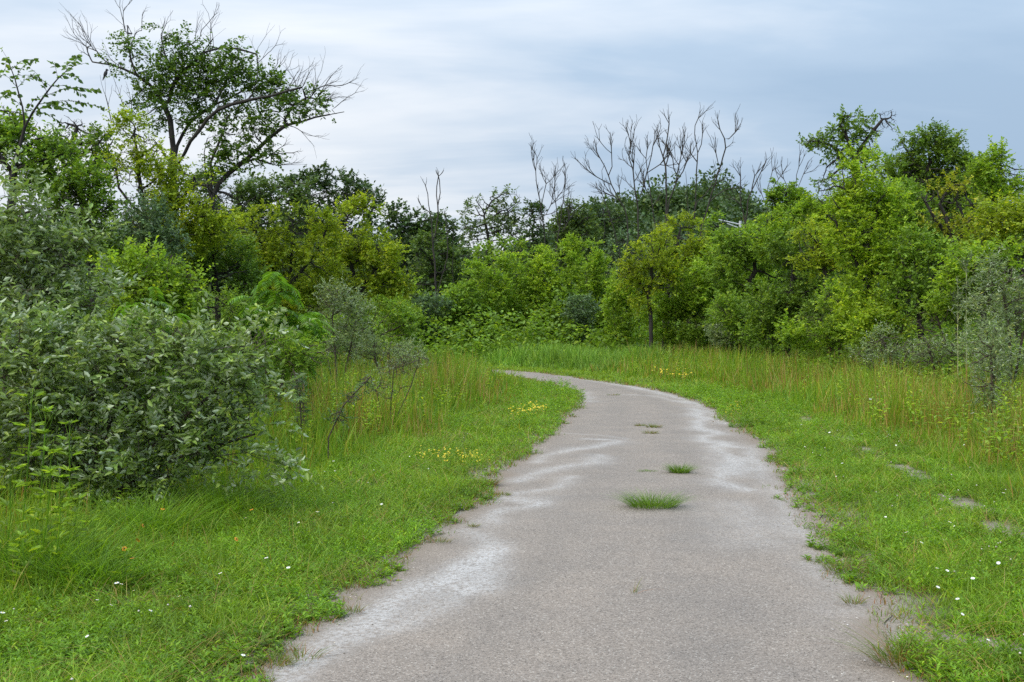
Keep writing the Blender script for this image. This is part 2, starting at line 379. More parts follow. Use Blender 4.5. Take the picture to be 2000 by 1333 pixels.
po = mesh_obj('path', pv, [f_], pm, smooth=True, attr={'silt': silt.ravel(), 'edge': edge.ravel(), 'lane': lane.ravel()}); tag(po, kind='structure')
print('ground', time.time()-T0)

# ------------------------------------------------------------------ small instanced shapes merged into one mesh (stuff) or one part
def frames(axis, nrm):
    a = norm(axis); s = norm(np.cross(a, nrm)); n = np.cross(s, a); return np.stack([s, a, n], -1)   # columns side, along, normal
def instance(tv, faces, pos, F, scale):
    """tv (v,3) in side/along/normal; pos (N,3); F (N,3,3); scale (N,) or (N,3)"""
    N = len(pos); scale = np.asarray(scale, np.float32)
    if scale.ndim == 1: scale = np.repeat(scale[:, None], 3, 1)
    V = np.einsum('nij,nvj->nvi', F.astype(np.float32), tv[None].astype(np.float32)*scale[:, None, :])+pos[:, None, :].astype(np.float32)
    off = (np.arange(N)*len(tv))[:, None, None]
    return V.reshape(-1, 3), [(np.asarray(f)[None]+off).reshape(-1, len(f[0])) for f in faces]
def merge(parts):
    Vs = []; F3 = []; F4 = []; o_ = 0
    for V, fs in parts:
        for f in fs:
            (F3 if f.shape[1] == 3 else F4).append(f+o_)
        Vs.append(V); o_ += len(V)
    return np.vstack(Vs), [np.vstack(x) for x in (F3, F4) if x]
# leaf: 6-vertex folded leaf, long axis y, unit length
def leaf_t(w=.42, fold=.12, droop=.12, wide=.4):
    return np.array([(0, 0, 0), (-w/2, wide-.08, fold), (-w*.36, wide+.3, fold*.8-droop*.4), (0, 1, -droop), (w*.36, wide+.3, fold*.8-droop*.4), (w/2, wide-.08, fold)], float), \
        [np.array([(0, 1, 2, 3)])[:, ::-1], np.array([(0, 3, 4, 5)])[:, ::-1]]
LEAF = leaf_t(); LEAFN = leaf_t(.3, .08, .15); LEAFB = leaf_t(.62, .1, .12, .42)
DIA = (np.array([(0, 0, 0), (.3, .45, .05), (0, 1, -.08), (-.3, .5, .05)], float), [np.array([(0, 1, 2, 3)])])
def randdir(n, zlo=-1, zhi=1):
    z = rng.uniform(zlo, zhi, n); a = rng.uniform(0, 2*np.pi, n); r = np.sqrt(1-z*z); return np.stack([r*np.cos(a), r*np.sin(a), z], 1)

# ------------------------------------------------------------------ skeletons
class Sk:
    def __init__(s): s.p = []; s.par = []
    def add(s, p, par): s.p.append(np.array(p, float)); s.par.append(par); return len(s.p)-1
    def line(s, start, pts, step=.35, jit=.03):
        """start: index or None (first point is a new root)"""
        pts = [np.array(q, float) for q in pts]
        if start is None: cur = s.add(pts[0], -1); pts = pts[1:]
        else: cur = start
        ids = [cur]
        P = [s.p[cur]]+pts; Cc = catmull(P, 6) if len(P) > 2 else np.array(P)
        L_ = np.concatenate([[0], np.cumsum(np.linalg.norm(np.diff(Cc, axis=0), axis=1))])
        k = max(2, int(L_[-1]/step)+1); t = np.linspace(0, L_[-1], k)[1:]
        Q = np.stack([np.interp(t, L_, Cc[:, i]) for i in range(3)], 1)
        for q in Q: cur = s.add(q+rng.normal(0, jit*step, 3), cur); ids.append(cur)
        return ids
    def near(s, q): P = np.array(s.p); return int(np.argmin(((P-np.array(q))**2).sum(1)))
    def twig(s, i, d, L, step, levels=1, up=.15, wob=.18, sub=3, ang=.6):
        d = norm(np.array(d, float)); cur = i; n = max(2, int(L/step)); ids = []
        for k in range(n):
            d = norm(d+rng.normal(0, wob, 3)+np.array([0, 0, up*.3])); cur = s.add(s.p[cur]+d*step, cur); ids.append((cur, d.copy()))
        if levels > 0:
            for _ in range(sub):
                j, dj = ids[rng.integers(max(0, len(ids)//5), len(ids))]
                a = norm(np.cross(dj, rng.normal(0, 1, 3))); dd = norm(dj*np.cos(ang)+a*np.sin(ang))
                s.twig(j, dd, L*rng.uniform(.35, .7), step*.85, levels-1, up, wob, max(1, sub-1), ang)
    def colonize(s, att, step, infl, kill, iters=60, grav=.0):
        P = np.array(s.p); att = np.array(att); kids = np.zeros(12000, int)
        D = np.full(len(att), 1e9); I = np.zeros(len(att), int)
        for i0 in range(0, len(P), 200):
            dd = np.linalg.norm(att[:, None]-P[None, i0:i0+200], axis=2); j = dd.argmin(1); m = dd.min(1)
            u_ = m < D; D[u_] = m[u_]; I[u_] = j[u_]+i0
        for it in range(iters):
            act = D < infl
            if not act.any(): infl *= 1.5; act = D < infl
            if not len(att): break
            sat = kids[I] >= 3
            if sat.any():
                att = att[~sat]; D = D[~sat]; I = I[~sat]; act = act[~sat]
                if not act.any(): continue
            ids, inv = np.unique(I[act], return_inverse=True); kids[ids] += 1
            P = np.array(s.p)
            v_ = norm(att[act]-P[I[act]]); acc = np.zeros((len(ids), 3)); np.add.at(acc, inv, v_)
            dirs = norm(norm(acc)+rng.normal(0, .12, acc.shape)+np.array([0, 0, grav]))
            newp = P[ids]+dirs*step; base = len(s.p)
            for q, pa in zip(newp, ids): s.add(q, int(pa))
            dd = np.linalg.norm(att[:, None]-newp[None], axis=2); j = dd.argmin(1); m = dd.min(1)
            u_ = m < D; D[u_] = m[u_]; I[u_] = j[u_]+base
            keep = (D > kill) & ~(act & ~u_ & (rng.random(len(D)) < .5)); att = att[keep]; D = D[keep]; I = I[keep]
            if not len(att) or len(s.p) > 3600: break
    def fill(s, pts, step, maxd):
        """short twigs from the skeleton out to points spread through the crown"""
        P = np.array(s.p)
        for q in pts:
            dd = ((P-q)**2).sum(1); i = int(dd.argmin()); L = math.sqrt(dd[i])
            if L < step*.4 or L > maxd: continue
            n = max(1, int(L/step)); a = s.p[i]; b_ = rng.normal(0, L*.12, 3); cur = i
            for k in range(1, n+1):
                t = k/n; cur = s.add(a*(1-t)+q*t+b_*math.sin(math.pi*t), cur)
    def finish(s, rbase, rtip):
        P = np.array(s.p); par = np.array(s.par); n = len(P); tips = np.zeros(n); has = np.zeros(n, bool)
        for i in range(n-1, -1, -1):
            if not has[i]: tips[i] = 1
            if par[i] >= 0: tips[par[i]] += tips[i]; has[par[i]] = True
        ex = math.log(max(2, tips.max()))/math.log(rbase/rtip); r = rtip*tips**(1/ex)
        s.P, s.par_, s.tips, s.r = P, par, tips, r
        # gentle taper along unbranched runs
        dep = np.zeros(n)
        for i in range(n-1, -1, -1):
            if par[i] >= 0: dep[par[i]] = max(dep[par[i]], dep[i]+1)
        s.r = r*np.clip(.55+dep*.09, .45, 1.0)
        d_ = np.zeros((n, 3)); m = par >= 0; d_[m] = P[m]-P[par[m]]
        for i in range(n):
            if par[i] < 0:
                ch = np.where(par == i)[0]; d_[i] = P[ch[0]]-P[i] if len(ch) else (0, 0, 1)
        s.d = norm(d_)
    def mesh(s, sides=5, minr=0, origin=(0, 0, 0)):
        m = np.where((s.par_ >= 0) & (s.r >= minr))[0]; pa = s.par_[m]
        ref = np.array([.31, .93, .17]); k = np.arange(sides)*2*np.pi/sides
        def ring(c, d, r):
            a = norm(np.cross(d, ref)); b_ = np.cross(d, a)
            return c[:, None]+r[:, None, None]*(a[:, None]*np.cos(k)[None, :, None]+b_[:, None]*np.sin(k)[None, :, None])
        main = s.tips[m] > .5*s.tips[pa]
        rp = np.where(main, s.r[pa], np.minimum(s.r[pa], s.r[m]*1.25)); dp = np.where(main[:, None], s.d[pa], s.d[m])
        A = ring(s.P[pa], dp, rp); B = ring(s.P[m], s.d[m], s.r[m])
        V = np.concatenate([A, B], 1).reshape(-1, 3)-np.array(origin)
        o_ = (np.arange(len(m))*2*sides)[:, None]
        F = np.concatenate([np.stack([o_[:, 0]+j, o_[:, 0]+(j+1) % sides, o_[:, 0]+sides+(j+1) % sides, o_[:, 0]+sides+j], 1) for j in range(sides)])
        return V, [F]

def blob_att(blobs, Z, n, seed=None, shell=.45, depth=.85):
    """blobs in photo pixels (px, py, rx, ry[, dz]) at distance Z -> attractor points"""
    B = []
    for bl in blobs:
        px, py, rx, ry = bl[:4]; dz = bl[4] if len(bl) > 4 else 0
        c = PX(px, py, Z+dz); B.append((c, rx/2000*Z, ry/2000*Z))
    w = np.array([rx*ry for _, rx, ry in B]); w = w/w.sum(); o_ = []
    for (c, rx, ry), wi in zip(B, w):
        k = max(6, int(n*wi)); d_ = randdir(k); wv = np.clip(.62+.75*vnoise(d_[:, 0]*1.7+c[0], d_[:, 2]*1.7+d_[:, 1]+c[2], 1.3, 140, 2), .6, 1.3)[:, None]; r = np.where(rng.random(k) < shell, rng.uniform(.85, 1, k), rng.random(k)**.45)
        wv = np.minimum(wv, WMAX); q = d_*wv*r[:, None]*np.array([rx, (rx+ry)/2*depth, ry]); q += c; o_.append(q)
    q = np.vstack(o_); return q[q[:, 2] > .08]

def foliage(sk, n_leaves, leaf_len, tmpl, per=9, spray=.3, maxtips=3, up=.2, hang=0., flat=.8, skip=.0, origin=(0, 0, 0), outward=None, seed=1, spread=.75, nmax=10**9):
    P, d_ = sk.P, sk.d
    cand = np.where((sk.tips <= maxtips) & (np.arange(len(sk.tips)) < nmax))[0]; skip = min(.5, skip+.10) if skip > .03 else 0
    if skip > 0:
        q = P[cand]; v_ = vnoise(q[:, 0]+q[:, 1]*.7, q[:, 2]+q[:, 1]*.3, 1.25/max(.3, spray*3), seed, 3); cand = cand[v_ > np.quantile(v_, skip)]
    ns = max(1, int(n_leaves/per)); pick = cand[rng.integers(0, len(cand), ns)]
    sd = norm(d_[pick]*.55+rng.normal(0, spread, (ns, 3))*.75+np.array([0, 0, up]))
    base = P[pick]+rng.normal(0, spray*.12, (ns, 3))
    L = spray*rng.uniform(.55, 1.25, ns)
    t = (np.arange(per)+.5)/per
    pos = base[:, None]+sd[:, None]*(L[:, None]*t[None])[..., None]
    pos[..., 2] -= hang*(L[:, None]*t[None]**2)
    side = norm(np.cross(sd, np.array([0, 0, 1.])+rng.normal(0, .25, (ns, 3))))
    sgn = np.where(np.arange(per) % 2 == 0, 1, -1)
    ax_ = sd[:, None]*.6+side[:, None]*sgn[None, :, None]*.8+rng.normal(0, .28, (ns, per, 3))
    ax_[..., 2] -= hang*.5
    nr = np.array([0, 0, 1.])+rng.normal(0, flat, (ns, per, 3))
    pos = pos.reshape(-1, 3); ax_ = ax_.reshape(-1, 3); nr = nr.reshape(-1, 3)
    F = frames(ax_, nr); s_ = leaf_len*rng.uniform(.6, 1.25, len(pos))
    return instance(tmpl[0], tmpl[1], pos-np.array(origin), F, s_)

LAIK = 1.75; WMAX = 1.3
def area_px(blobs): return sum(math.pi*bl[2]*bl[3] for bl in blobs)
def make_plant(name, label, cat, Z, base, trunks, blobs, mat, leaf=.08, lai=3., tmpl=LEAF, bark='bark', rbase=.07, rtip=.006, natt=260, step=None,
               group=None, spray=.32, per=9, maxtips=3, up=.2, hang=0., flat=.8, skip=.15, extra=None, twigmat=None, wood_part='trunk', leaf_part='crown', depth=.85, minr=0, spread=.75, seed=1, fill=None, bare_extra=False):
    """a tree or shrub: base pixel x on the ground at distance Z, trunk polylines in pixels, crown envelope in pixels"""
    bx = (base-1000)/2000*Z; root = empty(name, (bx, Z, 0), label, cat, group); org = (bx, Z, 0)
    sk = Sk(); rid = None
    for tr in trunks:
        pts = [PX(q[0], q[1], Z+(q[2] if len(q) > 2 else 0)) for q in tr]
        if rid is None: rid = sk.add((bx, Z, -.05), -1); sk.line(rid, pts)
        else:
            st = sk.near(pts[0]) if pts[0][2] > .8 else rid
            sk.line(st, pts)
    if not trunks: rid = sk.add((bx, Z, -.05), -1)
    natt = int(natt*1.6)
    rad = math.sqrt(area_px(blobs)/math.pi)/2000*Z if blobs else 1
    st = step or rad/13
    if blobs:
        att = blob_att(blobs, Z, natt, depth=depth); sk.colonize(att, st, st*12, st*1.35)
    if blobs: sk.fill(blob_att(blobs, Z, int(natt*.9), depth=depth), st*1.3, st*9)
    nmax = len(sk.p) if bare_extra else 10**9
    if extra: extra(sk, Z)
    sk.finish(rbase*.72, rtip)
    V, F = sk.mesh(6 if rbase > .05 else 4, minr, org); mesh_obj(wood_part, V, F, M[bark], root, smooth=True)
    if blobs and lai > 0:
        A = area_px(blobs)*(Z/2000)**2; la = .30*leaf**2; n = int(LAIK*lai*A/la)
        V, F = foliage(sk, n, leaf, tmpl, per, spray, maxtips, up, hang, flat, skip, org, seed=seed, spread=spread, nmax=nmax)
        V[:, 2] = np.maximum(V[:, 2], .01)
        mesh_obj(leaf_part, V, F, M[mat], root)
    return root, sk
def tree(*a, **k): return make_plant(*a, **k)
def shrub(*a, **k):
    k.setdefault('wood_part', 'stem'); k.setdefault('leaf_part', 'foliage'); k.setdefault('bark', 'twig'); k.setdefault('rbase', .035); k.setdefault('rtip', .003)
    return make_plant(*a, **k)

# ------------------------------------------------------------------ far: hill, wooded hillside
def hill_h(x, y):
    r = sstep(105, 190, y)*sstep(520, 200, y)
    px = x/np.maximum(y, 1)*2000+1000
    prof = np.interp(px, [-1500, 300, 700, 900, 1010, 1120, 1200, 1330, 1420, 1500, 1600, 1800, 2400, 4000], [10, 11, 10, 5, 6, 12, 16, 19.5, 19, 15, 14.5, 13, 12, 8])
    return prof*r
hx = np.linspace(-420, 420, 120); hy = np.linspace(100, 540, 70); HX, HY = np.meshgrid(hx, hy, indexing='ij')
HZ = hill_h(HX, HY)-.05
hm = new_mat('hill_soil'); b = NB(hm); p = b.n('ShaderNodeBsdfPrincipled'); tcn = b.n('ShaderNodeTexCoord')
b.l(b.ramp(b.noise(tcn.outputs['Object'], .3, 4), [(.3, (.03, .05, .02)), (.7, (.05, .08, .03))]), p.inputs['Base Color']); p.inputs['Roughness'].default_value = .95
o = b.n('ShaderNodeOutputMaterial'); b.l(p.outputs[0], o.inputs[0])
h = mesh_obj('hill', np.stack([HX, HY, HZ], -1).reshape(-1, 3), [grid_faces(120, 70)], hm, smooth=True); tag(h, kind='structure')
# the wood that covers the hill: crowns packed too closely to count
Vp = []; cs = []
for row, (y0, nrow) in enumerate([(118, 80), (132, 80), (146, 80), (160, 76), (176, 70), (192, 70), (208, 60)]):
    for k in range(nrow):
        px = -150+(k+rng.random())*(2250)/nrow; y = y0+rng.uniform(-6, 6); x = (px-1000)/2000*y
        cs.append((x, y, rng.uniform(2.6, 4.6)))
parts = []
for (x, y, r) in cs:
    hgt = rng.uniform(6, 9.5)*(1 if rng.random() > .12 else 1.25); z0 = float(hill_h(np.array(x), np.array(y)))
    nb = 7; cc = np.array([x, y, z0+hgt-r])+rng.normal(0, r*.42, (nb, 3)); n = 1000
    q = cc[rng.integers(0, nb, n)]+randdir(n, -.5, 1)*(r*rng.uniform(.45, .8, n))[:, None]
    parts.append(instance(DIA[0], DIA[1], q, frames(randdir(n), np.array([0, 0, 1.])+rng.normal(0, .6, (n, 3))), rng.uniform(.45, .95, n)))
V, F = merge(parts); w = mesh_obj('wooded_hillside', V, F, M['far']); tag(w, 'dark wooded hillside rising behind the bare trees', 'wood', kind='stuff')
print('hill', time.time()-T0)

# ------------------------------------------------------------------ background trees, left to right
G_BACK = 'background trees beyond the meadow'
def bush_trunk(base, top, Z, n=3, w=30):
    """a few stems fanning from the base to the crown, in pixels"""
    gy_ = 637+2000*CAMH/Z; o_ = []
    for k in range(n):
        f = (k-(n-1)/2)/max(1, (n-1)/2) if n > 1 else 0
        o_.append([(base+f*w*.3, gy_-8*28/Z), (base+f*w*.8, (gy_+top)/2), (base+f*w*1.3, top)])
    return o_
back = [
 # name, label, Z, base, blobs, mat, leaf, lai, skip
 ('tree', 'dark rounded tree crown on the skyline left of the tall dead snag', 75, 655, [(590, 370, 45, 30), (650, 372, 62, 45), (700, 395, 48, 36), (640, 440, 90, 55)], 'far', .30, 2.2, .22),
 ('tree', 'grey-green tree just left of the dark skyline crown', 70, 555, [(520, 372, 50, 26), (575, 385, 45, 30), (540, 430, 80, 50)], 'dark', .28, 2.4, .2),
 ('tree', 'dark tree filling the gap below the skyline, between yellow tree and snag', 62, 800, [(775, 430, 36, 28), (830, 440, 40, 30), (790, 490, 65, 50), (860, 480, 36, 44)], 'far', .24, 2.8, .1),
 ('tree', 'dim green tree directly behind the tall dead snag', 52, 870, [(840, 500, 48, 46), (885, 520, 40, 44), (850, 560, 60, 40)], 'dark', .19, 2.4, .15),
 ('tree', 'pale airy tree standing alone above the woods at the centre', 78, 965, [(945, 405, 42, 28), (985, 398, 38, 28), (965, 445, 52, 34), (915, 450, 26, 22), (1000, 440, 26, 28)], 'airy', .26, 1.1, .3),
 ('tree', 'small leafy tree below the pale airy tree', 60, 930, [(950, 510, 50, 30), (1000, 500, 42, 30), (910, 560, 44, 40)], 'mid', .2, 2.4, .15),
 ('tree', 'dark slim tree left of the two thin bare trees', 72, 1042, [(1040, 430, 22, 34), (1050, 480, 34, 40), (1020, 520, 34, 30)], 'far', .26, 2.4, .15),
 ('tree', 'dark dome-shaped tree behind the two thin bare trees', 75, 1120, [(1125, 425, 34, 36), (1100, 450, 30, 30), (1145, 460, 36, 40), (1120, 505, 50, 36)], 'dark', .26, 2.6, .12),
 ('tree', 'dark round tree crown where the hill begins', 80, 1190, [(1175, 415, 24, 22), (1200, 440, 34, 30), (1190, 490, 50, 50)], 'far', .28, 2.6, .12),
 ('tree', 'soft grey-green tree in front of the hill', 66, 1240, [(1235, 490, 44, 40), (1270, 520, 40, 34), (1215, 530, 36, 30)], 'blue', .24, 2.4, .15),
 ('tree', 'mid-green tree in front of the hill beside the street lamp', 58, 1390, [(1395, 450, 34, 30), (1410, 480, 48, 34), (1375, 510, 40, 34)], 'mid', .2, 2.4, .15),
 ('tree', 'layered green tree at the left shoulder of the right-hand woods', 46, 1540, [(1535, 385, 40, 24), (1555, 410, 48, 30), (1520, 440, 60, 34), (1560, 470, 70, 40)], 'mid', .13, 2.4, .3),
 ('tree', 'dark filler tree between the hill and the right-hand woods', 52, 1480, [(1470, 470, 44, 26), (1500, 500, 60, 36), (1450, 540, 50, 40)], 'mid', .15, 2.6, .15),
]
for name, lab, Z, base, blobs, mat, leaf, lai, skip in back:
    top = min(b_[1]+b_[3] for b_ in blobs)
    tree(name, lab, 'tree', Z, base, [[(base, 637+3200/Z-30), (base+6, (637+top)/2+30), (blobs[0][0], blobs[0][1]+blobs[0][3]*.6)]], blobs, mat, leaf, lai, natt=200,
         rbase=.16, rtip=.02, spray=leaf*2.2, per=7, group=G_BACK, skip=skip, tmpl=DIA if leaf > .18 else LEAFB, up=.3, flat=.6)
print('back', time.time()-T0)

# ------------------------------------------------------------------ dead trees
def dead(label, Z, base, lines, rb, ntw, L, seed, up=.35, levels=2, top=None, sub=3, group='bare dead trees standing over the thicket', wob=.06, zmin=.35):
    rng_state = np.random.default_rng(seed)
    root = empty('dead_tree', ((base-1000)/2000*Z, Z, 0), label, 'dead tree', group); org = ((base-1000)/2000*Z, Z, 0)
    sk = Sk(); rid = sk.add((org[0], Z, -.05), -1)
    for ln in lines:
        pts = [PX(q[0], q[1], Z+(q[2] if len(q) > 2 else 0)) for q in ln]
        st = sk.near(pts[0]) if pts[0][2] > 1.6 else rid
        sk.line(st, pts, step=Z*.009, jit=.04)
    P = np.array(sk.p); zt = P[:, 2].max(); n0 = len(P)
    has = set(sk.par); tipsi = [i for i in range(n0) if i not in has]
    for i in tipsi:
        if ntw > 0:
            for _ in range(sub): sk.twig(i, norm(P[i]-P[sk.par[i]])+rng_state.normal(0, .35, 3), L*rng.uniform(.6, 1), L/7, levels, up, wob, sub, .5)
    c = np.where(P[:, 2] > zt*zmin)[0]
    for _ in range(int(ntw*.32)):
        i = int(c[rng_state.integers(0, len(c))])
        if sk.par[i] < 0: continue
        dj = norm(P[i]-P[sk.par[i]]); a = norm(np.cross(dj, rng_state.normal(0, 1, 3)))
        sk.twig(i, dj*.7+a*.8, L*rng_state.uniform(.5, 1.1), L/7, levels, up, wob, sub, .5)
    sk.finish(rb*.26, max(.005, Z*.00022)); 
    Vt, Ft = sk.mesh(5, 0, org); 
    # the stout wood is the trunk; each finer limb that leaves it is a branch
    n = len(sk.P); piece = np.full(n, -1); thick = sk.r > rb*.2; cnt = 0
    for i in range(n):
        p_ = sk.par_[i]
        if p_ < 0 or thick[i]: continue
        if piece[p_] >= 0: piece[i] = piece[p_]
        else: piece[i] = cnt; cnt += 1
    m = np.where(sk.par_ >= 0)[0]; pm_ = piece[m]
    for c_ in range(-1, cnt):
        ii = np.where(pm_ == c_)[0]
        if not len(ii): continue
        V2 = Vt.reshape(-1, 10, 3)[ii].reshape(-1, 3); o_ = np.arange(len(ii))*10
        F2 = np.concatenate([np.stack([o_+j, o_+(j+1) % 5, o_+5+(j+1) % 5, o_+5+j], 1) for j in range(5)])
        mesh_obj('trunk' if c_ < 0 else 'branch', V2, [F2], M['barkg'], root, smooth=True)
    return root
dead('tall broken snag with forked bare top at the centre-left of the thicket', 46, 853, [[(853, 690), (853, 600), (850, 530), (846, 480), (842, 430), (836, 392), (832, 362)], [(846, 470), (856, 420), (852, 380), (857, 345)], [(856, 400), (860, 370), (858, 352)], [(842, 415), (822, 404)], [(852, 575), (868, 530), (874, 480), (871, 425)]], .17, 5, .5, 3, levels=1, sub=2)
dead('slender broken snag right of the tall forked snag', 47, 884, [[(884, 690), (888, 600), (884, 530), (885, 470), (886, 442)], [(888, 610), (880, 640)]], .11, 2, .3, 4, levels=0, sub=1)
dead('thin bare tree with fine brushy top at the centre, left one of two', 60, 1062, [[(1060, 680), (1063, 560), (1064, 470), (1058, 420), (1050, 370), (1046, 335)], [(1058, 400), (1066, 360)], [(1062, 430), (1075, 400)]], .12, 12, 1.5, 5, levels=2)
dead('thin bare tree with fine brushy top at the centre, right one of two', 60, 1085, [[(1078, 680), (1080, 540), (1090, 470), (1098, 410), (1102, 370)], [(1092, 450), (1086, 400), (1084, 375)], [(1090, 470), (1110, 430)]], .12, 12, 1.4, 6, levels=2)
dead('bare tree leaning left with spreading twigs at the left end of the dead group', 48, 1222, [[(1225, 680), (1222, 560), (1226, 440), (1215, 400), (1196, 365), (1185, 335), (1172, 310)], [(1196, 365), (1178, 352), (1165, 345)], [(1190, 345), (1198, 320), (1194, 300)], [(1215, 400), (1200, 385)]], .12, 14, 1.2, 7)
dead('bare tree with two upright forks, second from the left in the dead group', 47, 1248, [[(1248, 680), (1247, 520), (1246, 420), (1242, 380), (1238, 345), (1236, 318)], [(1246, 400), (1256, 365), (1264, 335), (1272, 305), (1275, 285)], [(1238, 340), (1228, 310), (1232, 290)], [(1264, 335), (1290, 322)]], .14, 16, 1.1, 8)
dead('bare thin tree behind the second, curving right', 52, 1285, [[(1288, 680), (1284, 500), (1276, 410), (1266, 350), (1262, 310)], [(1272, 380), (1262, 372)]], .10, 10, 1.0, 9)
dead('tallest straight bare trunk in the dead group, topped by one wand', 45, 1300, [[(1305, 690), (1302, 520), (1301, 420), (1301, 340), (1295, 302), (1290, 290)], [(1295, 302), (1303, 275), (1306, 250), (1306, 242)], [(1301, 330), (1303, 312)]], .15, 6, .7, 10, levels=1)
dead('bare tree fanning up and right from the middle of the dead group', 46, 1312, [[(1308, 690), (1306, 480), (1305, 400), (1318, 365), (1325, 330), (1330, 305)], [(1318, 360), (1335, 335), (1342, 318)], [(1318, 345), (1314, 310)]], .12, 14, 1.1, 11)
dead('stout broken stub in the middle of the dead group', 47, 1345, [[(1346, 690), (1344, 500), (1345, 420), (1342, 370), (1341, 345)], [(1346, 430), (1339, 380)]], .15, 2, .3, 12, levels=0, sub=1)
dead('tall thin bare tree with a crooked wand top, right of the broken stub', 46, 1352, [[(1356, 690), (1350, 500), (1358, 400), (1361, 330), (1362, 295), (1359, 268), (1357, 240), (1364, 230)], [(1361, 300), (1370, 280), (1373, 262)], [(1361, 320), (1350, 300)], [(1356, 400), (1382, 375), (1396, 348)]], .12, 9, .8, 13, levels=1)
dead('long bare tree leaning right with forked tip, rightmost of the dead group', 46, 1372, [[(1366, 690), (1366, 480), (1378, 420), (1392, 375), (1404, 335), (1414, 300), (1416, 275), (1407, 255)], [(1416, 280), (1426, 268), (1436, 258)], [(1406, 330), (1398, 300)], [(1390, 390), (1412, 372), (1432, 368)]], .14, 12, .9, 14, levels=1)
dead('dark bare trunk forked like a Y above the street lamp', 44, 1457, [[(1456, 690), (1456, 520), (1456, 440), (1448, 400), (1446, 365), (1447, 345)], [(1456, 430), (1462, 395), (1470, 370), (1487, 335)], [(1466, 380), (1474, 345)], [(1446, 400), (1436, 392)]], .15, 9, .8, 15, levels=1)
dead('faint bare tree behind the layered green tree, left of two', 62, 1508, [[(1505, 690), (1500, 480), (1497, 420), (1500, 370), (1510, 335)], [(1498, 410), (1488, 380)], [(1500, 380), (1520, 350)]], .10, 3, 1.2, 16, levels=1)
dead('faint bare tree behind the layered green tree, right of two', 64, 1545, [[(1545, 690), (1545, 480), (1550, 400), (1556, 350), (1560, 325)], [(1550, 390), (1530, 350)], [(1552, 380), (1570, 340)]], .10, 3, 1.2, 17, levels=1)
dead('thin bare pole at the edge of the centre thicket', 50, 1182, [[(1182, 690), (1182, 560), (1181, 480), (1181, 435)]], .07, 2, .3, 18, levels=0, sub=1)
dead('thin bare pole beside the soft grey-green tree, leaning', 50, 1205, [[(1206, 690), (1212, 520), (1200, 450), (1184, 400), (1176, 380)]], .08, 5, .8, 19, levels=1)
print('dead', time.time()-T0)

# ------------------------------------------------------------------ street lamp far beyond the trees
Z = 95; lx = (1446-1000)/2000*Z; lz = CAMH+(637-432)/2000*Z
root = empty('street_lamp', (lx, Z, 0), 'grey street lamp with long arms showing above the thicket', 'street lamp')
def tube(pts, r, sides=6):
    s_ = Sk(); s_.line(None, pts, step=5, jit=0)
    s_.P = np.array(s_.p); s_.par_ = np.array(s_.par); s_.tips = np.ones(len(s_.P)); s_.r = np.full(len(s_.P), r)
    dd = np.zeros_like(s_.P); dd[1:] = s_.P[1:]-s_.P[:-1]; dd[0] = dd[1]; s_.d = norm(dd); return s_.mesh(sides)
V, F = tube([(0, 0, 0), (0, 0, lz)], .13, 8); mesh_obj('pole', V, F, M['metal'], root, smooth=True)
def rel(px, py): q = PX(px, py, Z); return (q[0]-lx, 0, q[2])
for a_, b_ in (((1446, 439), (1396, 428)), ((1446, 447), (1420, 437))):
    V, F = tube([rel(*a_), rel(*b_)], .06); mesh_obj('arm', V, F, M['metal'], root, smooth=True)
def box(c, s, rot=0):
    v_ = np.array([(x, y, z) for x in (-1, 1) for y in (-1, 1) for z in (-1, 1)], float)*np.array(s)/2
    cr, sr = math.cos(rot), math.sin(rot); v_ = np.stack([v_[:, 0]*cr-v_[:, 2]*sr, v_[:, 1], v_[:, 0]*sr+v_[:, 2]*cr], 1)+np.array(c)
    return v_, [np.array([(0, 1, 3, 2), (4, 6, 7, 5), (0, 4, 5, 1), (2, 3, 7, 6), (0, 2, 6, 4), (1, 5, 7, 3)])]
q = rel(1389, 427); V, F = box(q, (.75, .3, .16), -.2); hd = mesh_obj('lamp_head', V, F, M['metal'], root)
V, F = box((q[0], 0, q[2]-.1), (.5, .22, .05), -.2); mesh_obj('lens', V, F, M['white'], hd)

